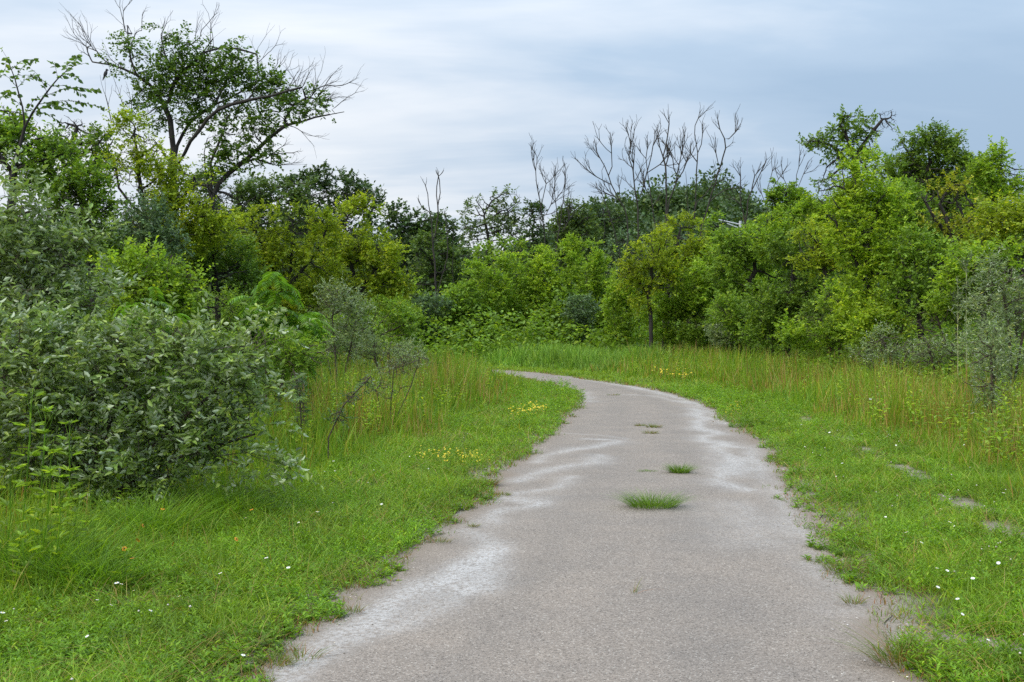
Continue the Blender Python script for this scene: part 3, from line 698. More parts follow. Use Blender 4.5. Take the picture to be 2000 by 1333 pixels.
# ------------------------------------------------------------------ centre thicket (behind the bend)
G_TH = 'bright shrubs of the thicket behind the bend'
cent = [
 ('low bright shrub at the left end of the thicket, below the snags', 44, 790, [(790, 625, 40, 26), (765, 600, 30, 20)], 'bright', .10),
 ('blue-green rounded shrub at the foot of the tall snag', 45, 850, [(845, 600, 34, 22), (830, 620, 30, 20)], 'blue', .10),
 ('bright green shrub right of the snag foot', 46, 905, [(905, 595, 40, 36), (880, 625, 40, 24), (925, 560, 24, 22)], 'mid', .10),
 ('yellow-green shrub with loose top left of the thicket centre', 47, 955, [(950, 590, 40, 44), (975, 555, 26, 26), (940, 630, 44, 20)], 'bright', .10),
 ('tall green shrub with arching shoot tips at the thicket centre', 48, 1010, [(1005, 570, 38, 44), (1030, 535, 24, 26), (1000, 620, 44, 28)], 'bright', .10),
 ('bright shrub with upright plumes, third clump of the thicket', 48, 1062, [(1060, 565, 36, 46), (1050, 525, 22, 24), (1065, 620, 46, 28)], 'lime', .10),
 ('bright shrub with a pointed top right of the plumes', 48, 1115, [(1115, 570, 40, 46), (1120, 520, 22, 24), (1110, 620, 46, 28)], 'bright', .10),
 ('light green shrub with drooping tips near the yellow tree', 47, 1165, [(1165, 565, 34, 44), (1160, 525, 22, 22), (1175, 620, 40, 26)], 'bright', .10),
 ('silver-green shrub low in the thicket', 45, 1140, [(1135, 610, 34, 30)], 'blue', .09),
 ('round green shrub left of the yellow tree trunk', 43, 1215, [(1225, 610, 46, 32), (1210, 580, 30, 26)], 'bright', .09),
 ('fresh green shrub right of the yellow tree trunk', 41, 1320, [(1325, 590, 48, 34), (1300, 620, 44, 26), (1345, 560, 28, 22)], 'bright', .09),
 ('pale silver shrub at the meadow edge right of the centre', 36, 1420, [(1420, 640, 36, 26), (1445, 655, 40, 20)], 'silver', .07),
 ('low leafy shrub between yellow tree and silver shrub', 40, 1375, [(1370, 635, 40, 24)], 'mid', .08),
 ('dark blue-green shrub at the back of the right thicket', 42, 1390, [(1385, 590, 50, 44), (1350, 600, 30, 30)], 'elm', .09),
]
def shoots(n, pxs, pyr, H, hang=True, Zr=1.5):
    def f(sk, Z):
        for _ in range(n):
            q = PX(rng.uniform(*pxs), rng.uniform(*pyr), Z+rng.uniform(-Zr, Zr)); i = sk.near(q); h = H*rng.uniform(.6, 1.1); st = h/8
            d_ = np.array([rng.normal(0, .25), rng.normal(0, .25), 1.]); b_ = rng.choice([-1, 1]); cur = i
            for k in range(9):
                if hang and k > 5: d_ = d_+np.array([b_*.45, 0, -.42])
                cur = sk.add(sk.p[cur]+norm(d_)*st, cur)
    return f
for lab, Z, base, blobs, mat, leaf in cent:
    x0 = min(b_[0]-b_[2]*.8 for b_ in blobs); x1 = max(b_[0]+b_[2]*.8 for b_ in blobs); y0 = min(b_[1]-b_[3] for b_ in blobs)
    shrub('shrub', lab, 'shrub', Z, base, bush_trunk(base, y0+30, Z, 3, 16), blobs+[(base, 655, (x1-x0)*.42, 20)], mat, leaf, 2.9, group=G_TH, natt=200, spray=.3, per=8, skip=.12, up=.35,
          extra=shoots(9, (x0, x1), (y0+10, y0+30), 1.1) if mat in ('bright', 'lime') else None, tmpl=LEAFB if mat != 'silver' else LEAF)
tree('tree', 'yellow-green tree with dark forked trunk at the edge of the thicket', 'tree', 40, 1272,
     [[(1272, 700), (1270, 610), (1266, 575), (1273, 540), (1272, 525)], [(1266, 575), (1248, 552), (1230, 535)]],
     [(1260, 500, 44, 32), (1290, 478, 38, 30), (1235, 525, 34, 24), (1300, 520, 40, 24), (1290, 558, 40, 22), (1228, 556, 30, 16), (1318, 545, 26, 18), (1255, 592, 24, 14)], 'yellow', .09, 1.35, rbase=.11, natt=260, skip=.3, up=.35, tmpl=LEAFB)
tree('tree', 'yellow-green tree with leaning dark trunk, behind and right of the forked one', 'tree', 42, 1300,
     [[(1298, 700), (1300, 585), (1312, 555), (1325, 525), (1340, 500)], [(1325, 525), (1322, 480), (1330, 445)]],
     [(1340, 455, 36, 32), (1325, 490, 50, 32), (1375, 500, 38, 30), (1350, 540, 54, 36)], 'yellow', .09, 2.0, rbase=.16, natt=260, skip=.25, up=.35, tmpl=LEAFB)
print('centre', time.time()-T0)

# ------------------------------------------------------------------ right-hand woods
G_R = 'trees of the right-hand woods'
right = [
 ('tree', 'broad mid-green tree with a dark hollow at the left of the right-hand woods', 36, 1460, [[(1450, 700), (1448, 600), (1460, 560), (1475, 530), (1468, 490)]],
  [(1440, 480, 44, 30), (1500, 510, 56, 44), (1430, 540, 50, 40), (1490, 580, 60, 50), (1440, 610, 46, 30)], 'mid', .085, 2.4, LEAFB, .2, .16),
 ('tree', 'bright green leafy tree sloping down to the meadow edge', 31, 1540, [[(1540, 700), (1535, 640), (1545, 570), (1550, 520)]],
  [(1545, 500, 52, 36), (1580, 560, 60, 60), (1510, 600, 52, 44), (1570, 625, 60, 40)], 'elm', .08, 2.6, LEAFB, .2, .12),
 ('tree', 'golden-tipped green tree left of the tall bright tree', 29, 1620, [[(1625, 700), (1620, 620), (1612, 540)]],
  [(1600, 470, 44, 26), (1640, 500, 50, 30), (1585, 510, 34, 24)], 'yellow', .08, 2.2, LEAFB, .25, .1),
 ('tree', 'tall bright lime-green tree with dark stem, foremost of the right-hand woods', 25, 1700, [[(1700, 705), (1704, 610), (1700, 540), (1688, 470), (1672, 400)], [(1702, 580), (1672, 510), (1650, 460)], [(1690, 470), (1715, 410), (1725, 380)]],
  [(1655, 350, 38, 36), (1690, 310, 22, 26), (1700, 380, 50, 44), (1640, 400, 46, 40), (1745, 400, 34, 34), (1690, 470, 70, 56), (1720, 540, 62, 56), (1690, 600, 56, 46), (1610, 370, 20, 30)], 'lime', .075, 2.5, LEAFB, .22, .13),
 ('tree', 'dark-leaved elm with long level sprays rising against the sky', 33, 1700, [[(1700, 700), (1700, 500), (1690, 400), (1665, 300), (1650, 255)], [(1680, 350), (1625, 285), (1580, 275)], [(1670, 310), (1700, 262), (1725, 232)], [(1668, 300), (1640, 240), (1650, 225)]],
  [(1600, 280, 38, 14), (1650, 262, 34, 20), (1700, 250, 30, 18), (1660, 228, 22, 8), (1725, 225, 18, 8), (1742, 222, 14, 9), (1735, 245, 20, 14), (1640, 310, 34, 26), (1620, 350, 26, 18), (1690, 290, 28, 22)], 'elm', .10, 1.35, LEAFB, .3, .15),
 ('tree', 'dark green domed tree on the skyline of the right-hand woods', 34, 1815, [[(1815, 700), (1818, 500), (1812, 400), (1810, 330)]],
  [(1790, 280, 34, 22), (1825, 270, 30, 22), (1850, 290, 38, 26), (1770, 320, 40, 30), (1830, 340, 62, 44), (1880, 335, 34, 30), (1800, 390, 66, 50), (1860, 400, 60, 50), (1765, 350, 36, 40)], 'elm', .09, 2.4, LEAFB, .2, .17),
 ('tree', 'sparse golden-leaved tree with visible brown limbs', 26, 1862, [[(1875, 700), (1868, 560), (1860, 480), (1850, 430), (1835, 400)], [(1862, 490), (1885, 440), (1905, 410)], [(1855, 450), (1880, 420)], [(1858, 470), (1820, 420), (1808, 395)]],
  [(1820, 385, 30, 16), (1865, 368, 26, 18), (1890, 400, 30, 20), (1835, 430, 32, 20), (1885, 450, 34, 20)], 'golden', .08, 1.0, LEAFB, .35, .12),
 ('tree', 'green tree with pointed tops at the right end of the skyline', 28, 1950, [[(1950, 700), (1945, 520), (1942, 400), (1940, 330)]],
  [(1945, 310, 20, 24), (1920, 350, 36, 30), (1965, 360, 40, 40), (1945, 420, 60, 44), (2010, 380, 40, 50)], 'bright', .085, 2.3, LEAFB, .22, .13),
 ('tree', 'yellowish tree spreading at the right border above the silver shrub', 22, 1985, [[(1990, 700), (1985, 580), (1960, 500), (1935, 460)], [(1985, 560), (2010, 480)]],
  [(1960, 430, 50, 30), (1925, 480, 40, 26), (1995, 470, 50, 40), (2040, 420, 40, 60)], 'yellow', .075, 2.0, LEAFB, .25, .1),
 ('tree', 'shaded green tree behind the tall weed stalk', 24, 1800, [[(1800, 700), (1796, 600), (1790, 540)], [(1798, 600), (1830, 530)]],
  [(1790, 500, 44, 40), (1840, 520, 50, 44), (1780, 560, 50, 50), (1850, 590, 50, 44)], 'mid', .075, 2.5, LEAFB, .18, .1),
 ('shrub', 'bright green bush at the foot of the golden tree', 22, 1870, [[(1870, 740), (1868, 650)], [(1870, 740), (1840, 650)]],
  [(1860, 600, 50, 30), (1820, 625, 44, 28), (1905, 560, 40, 30)], 'bright', .075, 2.4, LEAFB, .2, .05),
 ('shrub', 'yellow-green bush reaching low behind the meadow', 24, 1730, [[(1730, 740), (1728, 660)], [(1730, 740), (1760, 650)]],
  [(1720, 630, 44, 34), (1765, 640, 44, 26), (1690, 650, 36, 26)], 'lime', .075, 2.4, LEAFB, .2, .05),
 ('shrub', 'dark leafy bush with brown dead twigs inside', 29, 1620, [[(1620, 740), (1615, 640)], [(1620, 740), (1640, 620)]],
  [(1610, 625, 46, 44), (1650, 640, 40, 30)], 'elm', .075, 2.0, LEAFB, .3, .06),
 ('tree', 'green tree closing the skyline between the elm and the dark domed tree', 35, 1755, [[(1755, 700), (1752, 500), (1750, 400)]],
  [(1745, 350, 40, 36), (1770, 380, 50, 40), (1730, 400, 50, 40), (1790, 350, 36, 34)], 'mid', .09, 2.0, LEAFB, .25, .1),
 ('tree', 'green tree closing the skyline right of the dark domed tree', 33, 1905, [[(1905, 700), (1903, 500), (1900, 400)]],
  [(1895, 350, 36, 34), (1920, 390, 50, 44), (1880, 410, 50, 40)], 'elm', .09, 2.0, LEAFB, .25, .1),
 ('tree', 'leafy green tree filling the gap right of the tall lime-green tree', 29, 1775, [[(1775, 700), (1772, 560), (1770, 440)]],
  [(1765, 400, 44, 44), (1790, 450, 50, 46), (1760, 500, 50, 50), (1830, 480, 50, 46), (1800, 560, 60, 44)], 'mid', .085, 2.2, LEAFB, .25, .1),
 ('tree', 'leafy green tree behind the golden-tipped one, left of the lime-green tree', 34, 1575, [[(1575, 700), (1570, 560), (1565, 470)]],
  [(1560, 440, 50, 36), (1600, 420, 40, 34), (1530, 480, 50, 40), (1590, 490, 60, 50), (1490, 460, 36, 26)], 'bright', .09, 2.3, LEAFB, .25, .1),
 ('tree', 'leafy tree joining the centre thicket to the right-hand woods', 40, 1425, [[(1425, 700), (1425, 560)]],
  [(1420, 560, 60, 40), (1380, 545, 50, 36), (1470, 560, 50, 40), (1430, 510, 50, 30), (1400, 600, 60, 40)], 'bright', .1, 2.3, LEAFB, .2, .1),
 ('tree', 'green tree under the yellowish tree at the right border', 21, 1925, [[(1925, 740), (1920, 600)]],
  [(1900, 520, 44, 36), (1950, 510, 50, 30), (1870, 560, 40, 36), (1920, 570, 50, 36)], 'bright', .075, 2.2, LEAFB, .2, .08),
 ('shrub', 'mid-green bush with a feathery edge on the meadow side, left of the lime-green tree', 27, 1640, [[(1640, 740), (1640, 640)]],
  [(1640, 600, 50, 44), (1600, 640, 50, 30), (1670, 650, 44, 30), (1560, 650, 40, 26)], 'bright', .08, 2.3, LEAFB, .2, .05),
 ('shrub', 'leafy bush reaching down to the meadow below the broad mid-green tree', 34, 1465, [[(1465, 740), (1465, 660)]],
  [(1465, 630, 50, 36), (1420, 610, 40, 30), (1510, 620, 40, 30)], 'mid', .085, 2.3, LEAFB, .2, .05),
 ('shrub', 'low green bush where woods and meadow meet, right of the silver shrub', 31, 1510, [[(1510, 740), (1508, 670)]],
  [(1500, 650, 50, 26), (1550, 660, 44, 22)], 'mid', .075, 2.4, LEAFB, .15, .05),
]
for name, lab, Z, base, trunks, blobs, mat, leaf, lai, tm, skip, rb in right:
    f_ = tree if name == 'tree' else shrub
    kw = dict(rbase=rb, natt=420 if len(blobs) > 5 else 280, skip=skip, tmpl=tm, up=.25, spray=.34, per=10, group=G_R if name == 'tree' else 'bushes at the foot of the right-hand woods')
    f_(name, lab, name if name == 'tree' else 'shrub', Z, base, trunks, blobs, mat, leaf, lai, **kw)
shrub('silver_shrub', 'large silver-green shrub at the right border of the picture', 'shrub', 17, 1975, [[(1975, 790), (1970, 650), (1960, 560)], [(1975, 790), (2000, 650)], [(1975, 790), (1935, 680)]],
      [(1960, 545, 44, 36), (1935, 600, 42, 40), (1985, 620, 56, 50), (1950, 680, 66, 44), (2040, 560, 60, 60)], 'silver', .06, 1.9, rbase=.05, natt=500, skip=.25, up=.3, per=10, spray=.26, tmpl=LEAFN)
shrub('silver_shrub', 'thin grey-green sapling standing in tall grass near the right border', 'shrub', 14, 1935, [[(1937, 860), (1936, 760), (1932, 690)]],
      [(1930, 700, 40, 30), (1940, 660, 34, 24), (1925, 745, 46, 34), (1950, 790, 40, 24)], 'silver', .055, 1.6, rbase=.03, natt=160, skip=.3, up=.3, per=9, spray=.22, tmpl=LEAFN)
shrub('silver_shrub', 'grey brushy shrub in the meadow in front of the woods', 'shrub', 21, 1740, [[(1745, 780), (1735, 700), (1720, 660)], [(1745, 780), (1770, 690)], [(1745, 780), (1700, 720)]],
      [(1735, 670, 44, 26), (1700, 695, 40, 26), (1775, 690, 44, 28)], 'silver', .055, 1.1, rbase=.035, natt=420, skip=.3, up=.35, per=8, spray=.22, tmpl=LEAFN)
shrub('silver_shrub', 'grey twiggy shrub right of the brushy one in the meadow', 'shrub', 20, 1830, [[(1835, 790), (1825, 710), (1815, 670)], [(1835, 790), (1860, 700)]],
      [(1820, 670, 36, 24), (1855, 690, 40, 26), (1810, 700, 34, 22)], 'silver', .055, .9, rbase=.035, natt=420, skip=.3, up=.35, per=8, spray=.22, tmpl=LEAFN)
print('right', time.time()-T0)

# ------------------------------------------------------------------ left-hand woods
left = [
 ('tree', 'pale yellow-green tree in front of the big sparse tree, its top left of the trunk', 20, 290, [[(300, 780), (302, 560), (285, 430), (270, 330), (262, 260)], [(295, 480), (350, 400), (380, 350)], [(290, 440), (240, 380), (225, 330)]],
  [(255, 245, 30, 26), (285, 290, 40, 36), (245, 330, 50, 40), (330, 340, 46, 36), (390, 380, 56, 44), (300, 400, 70, 40), (420, 430, 44, 44), (360, 450, 60, 50)], 'yellow', .062, 1.8, LEAFB, .3, .09, 500),
 ('tree', 'green understorey tree left of the pale yellow-green tree', 19, 180, [[(185, 780), (180, 560), (170, 420)]],
  [(150, 400, 60, 40), (200, 430, 56, 50), (120, 380, 40, 24), (170, 350, 50, 30), (210, 490, 50, 30)], 'mid', .065, 2.3, LEAFB, .2, .08, 380),
 ('tree', 'shaded green tree at the left border behind the elm sapling', 18, 20, [[(20, 780), (20, 500), (25, 330)]],
  [(20, 300, 50, 50), (70, 330, 50, 40), (20, 230, 40, 26), (110, 300, 36, 40), (60, 270, 40, 30), (-40, 260, 50, 60)], 'mid', .07, 1.9, LEAFB, .28, .1, 420),
 ('tree', 'open green tree with grey limbs between sapling and big sparse tree', 22, 150, [[(190, 780), (170, 420), (130, 330), (110, 290)], [(160, 400), (140, 290), (150, 250)], [(150, 360), (190, 310)]],
  [(140, 250, 40, 24), (190, 280, 40, 30), (120, 300, 36, 30), (215, 330, 30, 30)], 'elm', .075, 1.3, LEAFB, .35, .12, 320),
 ('shrub', 'dusky blue-green shrub in the shade below the pale tree', 18.5, 285, [[(290, 780), (285, 480)], [(290, 780), (310, 500)]],
  [(280, 430, 50, 38), (300, 470, 60, 34)], 'blue', .06, 2.4, LEAFB, .15, .04, 260),
 ('tree', 'green tree low behind the vine-covered bush', 21, 430, [[(430, 780), (425, 600), (415, 500)]],
  [(430, 500, 60, 44), (400, 560, 60, 50), (460, 560, 60, 60), (370, 470, 50, 24)], 'elm', .065, 2.3, LEAFB, .2, .09, 320),
 ('shrub', 'fresh green vine-covered bush with a wavy top', 15, 280, [[(290, 850), (285, 620), (270, 540)], [(290, 850), (340, 560)], [(290, 850), (220, 580)]],
  [(215, 535, 44, 34), (270, 520, 46, 30), (335, 530, 44, 34), (370, 560, 36, 30), (260, 580, 90, 50), (340, 600, 50, 36)], 'bright', .062, 2.5, LEAFB, .18, .05, 420),
 ('tree', 'broad yellow-green tree standing behind the fern-leaved sapling', 27, 560, [[(565, 760), (562, 600), (570, 500), (575, 450)], [(563, 580), (520, 500), (500, 450)], [(563, 560), (620, 490), (640, 440)]],
  [(500, 440, 46, 30), (560, 440, 50, 32), (620, 450, 50, 34), (540, 500, 70, 50), (600, 530, 70, 50), (480, 500, 40, 40), (560, 590, 70, 44)], 'yellow', .075, 2.1, LEAFB, .25, .12, 420),
 ('tree', 'dome-shaped olive-green tree with drooping right side at the left edge of the gap', 29, 690, [[(690, 760), (692, 620), (690, 540), (680, 470)], [(691, 590), (730, 530), (740, 500)]],
  [(670, 420, 40, 24), (710, 410, 34, 20), (680, 480, 60, 50), (740, 510, 50, 50), (700, 550, 76, 54), (770, 550, 34, 40), (640, 560, 50, 40)], 'yellow', .08, 2.4, LEAFB, .18, .14, 420),
 ('tree', 'dark green tree behind the lower limb of the big sparse tree', 34, 470, [[(470, 760), (470, 500), (475, 420)]],
  [(450, 380, 50, 22), (500, 380, 44, 22), (430, 410, 50, 30), (510, 415, 44, 26), (400, 360, 30, 22)], 'dark', .095, 2.3, LEAFB, .2, .13, 260),
 ('shrub', 'green bush under the olive-green tree', 24, 730, [[(735, 780), (730, 660)]],
  [(740, 620, 50, 30), (690, 650, 50, 30), (780, 640, 40, 26)], 'mid', .07, 2.2, LEAFB, .18, .05, 240),
 ('silver_shrub', 'pale silver shrub between fern-leaved sapling and the olive-green tree', 20, 655, [[(660, 800), (655, 680), (650, 620)], [(660, 800), (690, 650)], [(660, 800), (630, 650)]],
  [(650, 580, 40, 30), (640, 620, 50, 34), (690, 610, 36, 30), (680, 660, 50, 34)], 'silver', .055, 2.0, LEAFN, .2, .035, 420),
 ('silver_shrub', 'grey brushy shrub low in the left meadow before the thicket', 21, 760, [[(765, 790), (760, 720)], [(765, 790), (790, 710)], [(765, 790), (735, 710)]],
  [(755, 690, 50, 24), (795, 690, 36, 20), (720, 680, 40, 24)], 'silver', .05, 1.3, LEAFN, .25, .03, 420),
 ('shrub', 'brown-green bush in the shade right of the vine-covered bush', 15.5, 430, [[(440, 840), (430, 680)], [(440, 840), (470, 660)]],
  [(430, 610, 60, 40), (400, 640, 50, 30), (480, 640, 44, 40)], 'mid', .055, 2.0, LEAFN, .25, .04, 320),
 ('shrub', 'dark green bush behind the right end of the big silver-leaved shrub', 13, 520, [[(525, 880), (520, 720)], [(525, 880), (560, 700)]],
  [(520, 690, 60, 40), (570, 700, 40, 34), (480, 660, 40, 30), (620, 690, 50, 30)], 'mid', .055, 2.0, LEAFN, .25, .04, 320),
]
for name, lab, Z, base, trunks, blobs, mat, leaf, lai, tm, skip, rb, na in left:
    f_ = tree if name == 'tree' else shrub
    f_(name, lab, 'tree' if name == 'tree' else 'shrub', Z, base, trunks, blobs, mat, leaf, lai, rbase=rb, natt=na, skip=skip, tmpl=tm, up=.25, spray=.3 if leaf > .056 else .22, per=10,
       group='trees of the left-hand woods' if name == 'tree' else 'bushes of the left-hand woods')

# the big sparse tree with dead twigs round its crown
WMAX = 1.0
Z = 25
def big_extra(sk, Z):
    spots = [(205, 90, -.5, .8), (185, 60, -.6, .9), (240, 40, -.3, 1), (225, 60, -.6, .8), (275, 45, -.1, 1), (330, 35, .1, 1), (345, 45, .4, 1), (415, 50, -.3, 1), (435, 45, .1, 1), (445, 55, .5, 1), (480, 65, .3, 1), (490, 80, .7, .8),
             (510, 110, .7, .8), (545, 150, .5, 1), (560, 165, .8, .9), (590, 180, .5, .9), (600, 190, .9, .7), (630, 195, .8, .6), (640, 205, 1., .3), (540, 280, 1., .3), (530, 290, 1, .7), (200, 190, -.3, 1), (160, 100, -.9, .6), (230, 100, -.8, .7), (400, 80, 0, 1), (300, 60, .3, 1)]
    for px, py, dx, dz in spots:
        for _ in range(1 if px > 300 and py < 100 else 2):
            q = PX(px+rng.normal(0, 12), py+25+rng.normal(0, 12), Z+rng.uniform(-1, 1)); i = sk.near(q)
            sk.twig(i, (dx+rng.normal(0, .3), rng.normal(0, .4), dz), rng.uniform(.45, .85), .09, 2, .14, .08, 3, .5)
rt, sk = tree('tree', 'tall sparse dark-limbed tree with dead twig ends, towering over the left-hand woods', 'tree', Z, 345,
     [[(342, 760), (340, 500), (338, 330), (336, 270), (328, 220), (300, 175), (262, 145), (225, 128), (180, 122, .4)],
      [(328, 215), (332, 180), (345, 152), (385, 115), (420, 72), (440, 55)], [(345, 152), (325, 118), (318, 80), (322, 40)], [(262, 143), (252, 100), (248, 50)],
      [(340, 320, .2), (352, 270, .4), (380, 232, .6), (420, 205, .7), (470, 180, .8), (520, 150, .8)],
      [(342, 330), (370, 280, -.3), (400, 240, -.5), (430, 212, -.6), (480, 198, -.7), (540, 185, -.8), (590, 170, -.8)],
      [(385, 112), (425, 95), (460, 95), (500, 105)], [(420, 205, .7), (440, 160, .4), (455, 110, .2)]],
     [(225, 125, 42, 14), (250, 82, 24, 38), (318, 68, 22, 22), (300, 125, 44, 34), (400, 112, 40, 26), (455, 105, 40, 22), (370, 150, 60, 34), (440, 150, 70, 34), (490, 150, 56, 32), (330, 200, 60, 28), (290, 180, 40, 30), (420, 200, 60, 26), (525, 175, 44, 20), (270, 205, 34, 18), (360, 100, 34, 40), (385, 185, 60, 36), (500, 195, 50, 28), (545, 165, 34, 20), (350, 150, 50, 40), (420, 130, 60, 40), (580, 200, 44, 18), (300, 235, 40, 24), (380, 240, 44, 30)],
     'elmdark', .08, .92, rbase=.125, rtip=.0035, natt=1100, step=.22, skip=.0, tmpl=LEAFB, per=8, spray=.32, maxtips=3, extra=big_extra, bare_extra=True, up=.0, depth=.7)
rt2, sk2 = tree('tree', 'leaning dark tree at the foot of the tall sparse tree, one long limb reaching right', 'tree', 24.5, 405,
     [[(400, 760), (410, 500), (415, 390), (430, 355), (470, 320), (510, 285), (550, 250), (600, 235), (650, 222), (672, 218)], [(412, 400), (400, 330), (398, 300), (405, 270)], [(415, 370), (412, 320), (430, 275), (448, 225)], [(470, 320), (500, 310), (530, 320)], [(550, 250), (570, 210), (600, 190)]],
     [(440, 270, 40, 40), (500, 250, 44, 40), (470, 310, 50, 34), (560, 230, 40, 20), (600, 215, 34, 18), (645, 222, 24, 10), (620, 190, 30, 18), (520, 300, 34, 24), (420, 330, 40, 30), (560, 190, 40, 18)],
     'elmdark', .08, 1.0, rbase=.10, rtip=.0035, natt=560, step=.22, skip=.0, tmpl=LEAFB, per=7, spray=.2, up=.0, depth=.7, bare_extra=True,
     extra=lambda sk, Z: [sk.twig(sk.near(PX(px, py, Z)), (dx, rng.normal(0, .3), dz), rng.uniform(.45, .9), .1, 2, .1, .10, 3, .45) for px, py, dx, dz in
                          [(600, 200, .7, .7), (620, 190, .8, .8), (640, 200, .9, .3), (580, 190, .3, 1), (540, 290, 1, .5), (545, 300, 1, .05), (530, 330, .8, -.2), (440, 230, .2, 1), (650, 215, .9, .6), (610, 190, .4, 1), (555, 250, .9, -.1)]])
# elm sapling with large leaves in rows, left border
WMAX = 1.3
def sapling(label, Z, base, stems, side_spec, mat, leaf, rb):
    root = empty('sapling', ((base-1000)/2000*Z, Z, 0), label, 'sapling'); org = ((base-1000)/2000*Z, Z, 0)
    sk = Sk(); rid = sk.add((org[0], Z, -.05), -1); rows = []
    for st in stems:
        pts = [PX(q[0], q[1], Z+(q[2] if len(q) > 2 else 0)) for q in st]
        ids = sk.line(sk.near(pts[0]) if pts[0][2] > .8 else rid, pts, .12, .04); rows.append(ids)
    n_main = len(sk.p)
    for a_, b_ in side_spec:
        pa = PX(*a_, Z); i = sk.near(pa); e_ = PX(*b_, Z)+np.array([0, rng.uniform(-.35, .35), 0]); s0 = sk.p[i]; mid = (s0+e_)/2+np.array([0, 0, .06])
        ids = sk.line(i, [mid, e_], .042, .03); rows.append(ids)
    sk.finish(rb, .003); V, F = sk.mesh(6, 0, org); mesh_obj('stem', V, F, M['bark'], root, smooth=True)
    pos = []; axs = []
    for ids in rows:
        zmin = CAMH+(637-300)/2000*Z
        k = 0
        for j in ids[1:]:
            if sk.p[j][2] < zmin or sk.r[j] > rb*.6: continue
            for _ in range(1):
                k += 1; d_ = sk.d[j]; sd = norm(np.cross(d_, [0, 0, 1.])+rng.normal(0, .2, 3))*(1 if k % 2 else -1)
                pos.append(sk.p[j]+rng.normal(0, .004, 3)); axs.append(d_*.45+sd*.8+rng.normal(0, .12, 3)+np.array([0, 0, -.3]))
                if rng.random() < .6: pos.append(sk.p[j]+d_*.02); axs.append(d_*.5-sd*.8+rng.normal(0, .15, 3)+np.array([0, 0, -.3]))
                
    pos = np.array(pos); axs = np.array(axs); nr = np.array([0, -.3, .7])+rng.normal(0, .7, pos.shape)
    V, F = instance(LEAFB[0], LEAFB[1], pos-np.array(org), frames(axs, nr), leaf*rng.uniform(.7, 1.2, len(pos)))
    mesh_obj('foliage', V, F, M[mat], root)
sapling('slender elm sapling with rows of large dark leaves against the sky, at the left border', 12.5, 25,
        [[(20, 860), (15, 520), (25, 340), (48, 252), (38, 190), (20, 130), (5, 100)], [(48, 250), (75, 205), (110, 160), (140, 130), (165, 125)]],
        [((28, 150), (60, 120)), ((35, 180), (0, 150)), ((30, 170), (70, 150)), ((40, 210), (5, 195)), ((42, 225), (85, 190)), ((110, 160), (95, 118)), ((100, 170), (60, 160)), ((120, 150), (165, 160)), ((105, 165), (150, 180)), ((90, 185), (178, 170)),
         ((75, 205), (180, 200)), ((70, 215), (150, 222)), ((80, 200), (130, 205)), ((140, 130), (175, 128)), ((20, 130), (45, 105)), ((15, 120), (-15, 125)), ((90, 185), (70, 140)), ((45, 240), (10, 230)), ((60, 230), (110, 240)), ((130, 140), (120, 112)), ((35, 190), (-10, 185))],
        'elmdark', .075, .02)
print('left', time.time()-T0)

# fern-leaved saplings (long pinnate fronds)
def fern_plant(label, Z, base, stems, nf, L, leaf):
    root = empty('fern_leaved_sapling', ((base-1000)/2000*Z, Z, 0), label, 'sapling', 'fern-leaved saplings in the left-hand woods'); org = np.array(((base-1000)/2000*Z, Z, 0))
    sk = Sk(); rid = sk.add((org[0], Z, -.05), -1); tops = []
    for st in stems:
        pts = [PX(q[0], q[1], Z+(q[2] if len(q) > 2 else 0)) for q in st]; tops.append(sk.line(rid, pts, .1, .03))
    sk.finish(.014, .005); V, F = sk.mesh(6, 0, org); mesh_obj('stem', V, F, M['twig'], root, smooth=True)
    pos = []; axs = []; sc_ = []
    for ids in tops:
        for _ in range(nf):
            j = ids[rng.integers(len(ids)*2//5, len(ids))]; a = rng.uniform(0, 2*np.pi); el = rng.uniform(.2, .8)
            d_ = np.array([math.cos(a)*math.cos(el), math.sin(a)*math.cos(el), math.sin(el)]); p_ = sk.p[j].copy(); LL = L*rng.uniform(.7, 1.1); n = 13
            for k in range(n):
                d_ = norm(d_+np.array([0, 0, -.13])); p_ = p_+d_*LL/n
                sd = norm(np.cross(d_, [0, 0, 1.]))
                if k < 2: continue
                w = math.sin(math.pi*min(1, (k+1)/n*.9))**.6
                for s_ in (-1, 1): pos.append(p_.copy()); axs.append(sd*s_*.95+d_*.35+np.array([0, 0, -.22])); sc_.append(leaf*w*rng.uniform(.85, 1.1))
    pos = np.array(pos); axs = np.array(axs)
    V, F = instance(LEAFN[0]*np.array([.8, 1, 1]), LEAFN[1], pos-org, frames(axs, np.array([0, 0, 1.])+rng.normal(0, .12, pos.shape)), np.array(sc_))
    mesh_obj('foliage', V, F, M['fern'], root)
fern_plant('small fern-leaved sapling rising over the big silver-leaved shrub', 12, 300, [[(300, 900), (300, 680), (298, 600), (296, 560)], [(300, 900), (270, 620), (262, 590)], [(300, 900), (335, 640), (345, 600)]], 26, .36, .11)
fern_plant('taller fern-leaved sapling in front of the broad yellow-green tree', 15, 545, [[(545, 850), (545, 700), (540, 600), (538, 540)], [(545, 850), (520, 660), (505, 590)], [(545, 850), (575, 680), (590, 620)], [(545, 850), (560, 740), (565, 680)]], 64, .5, .14)

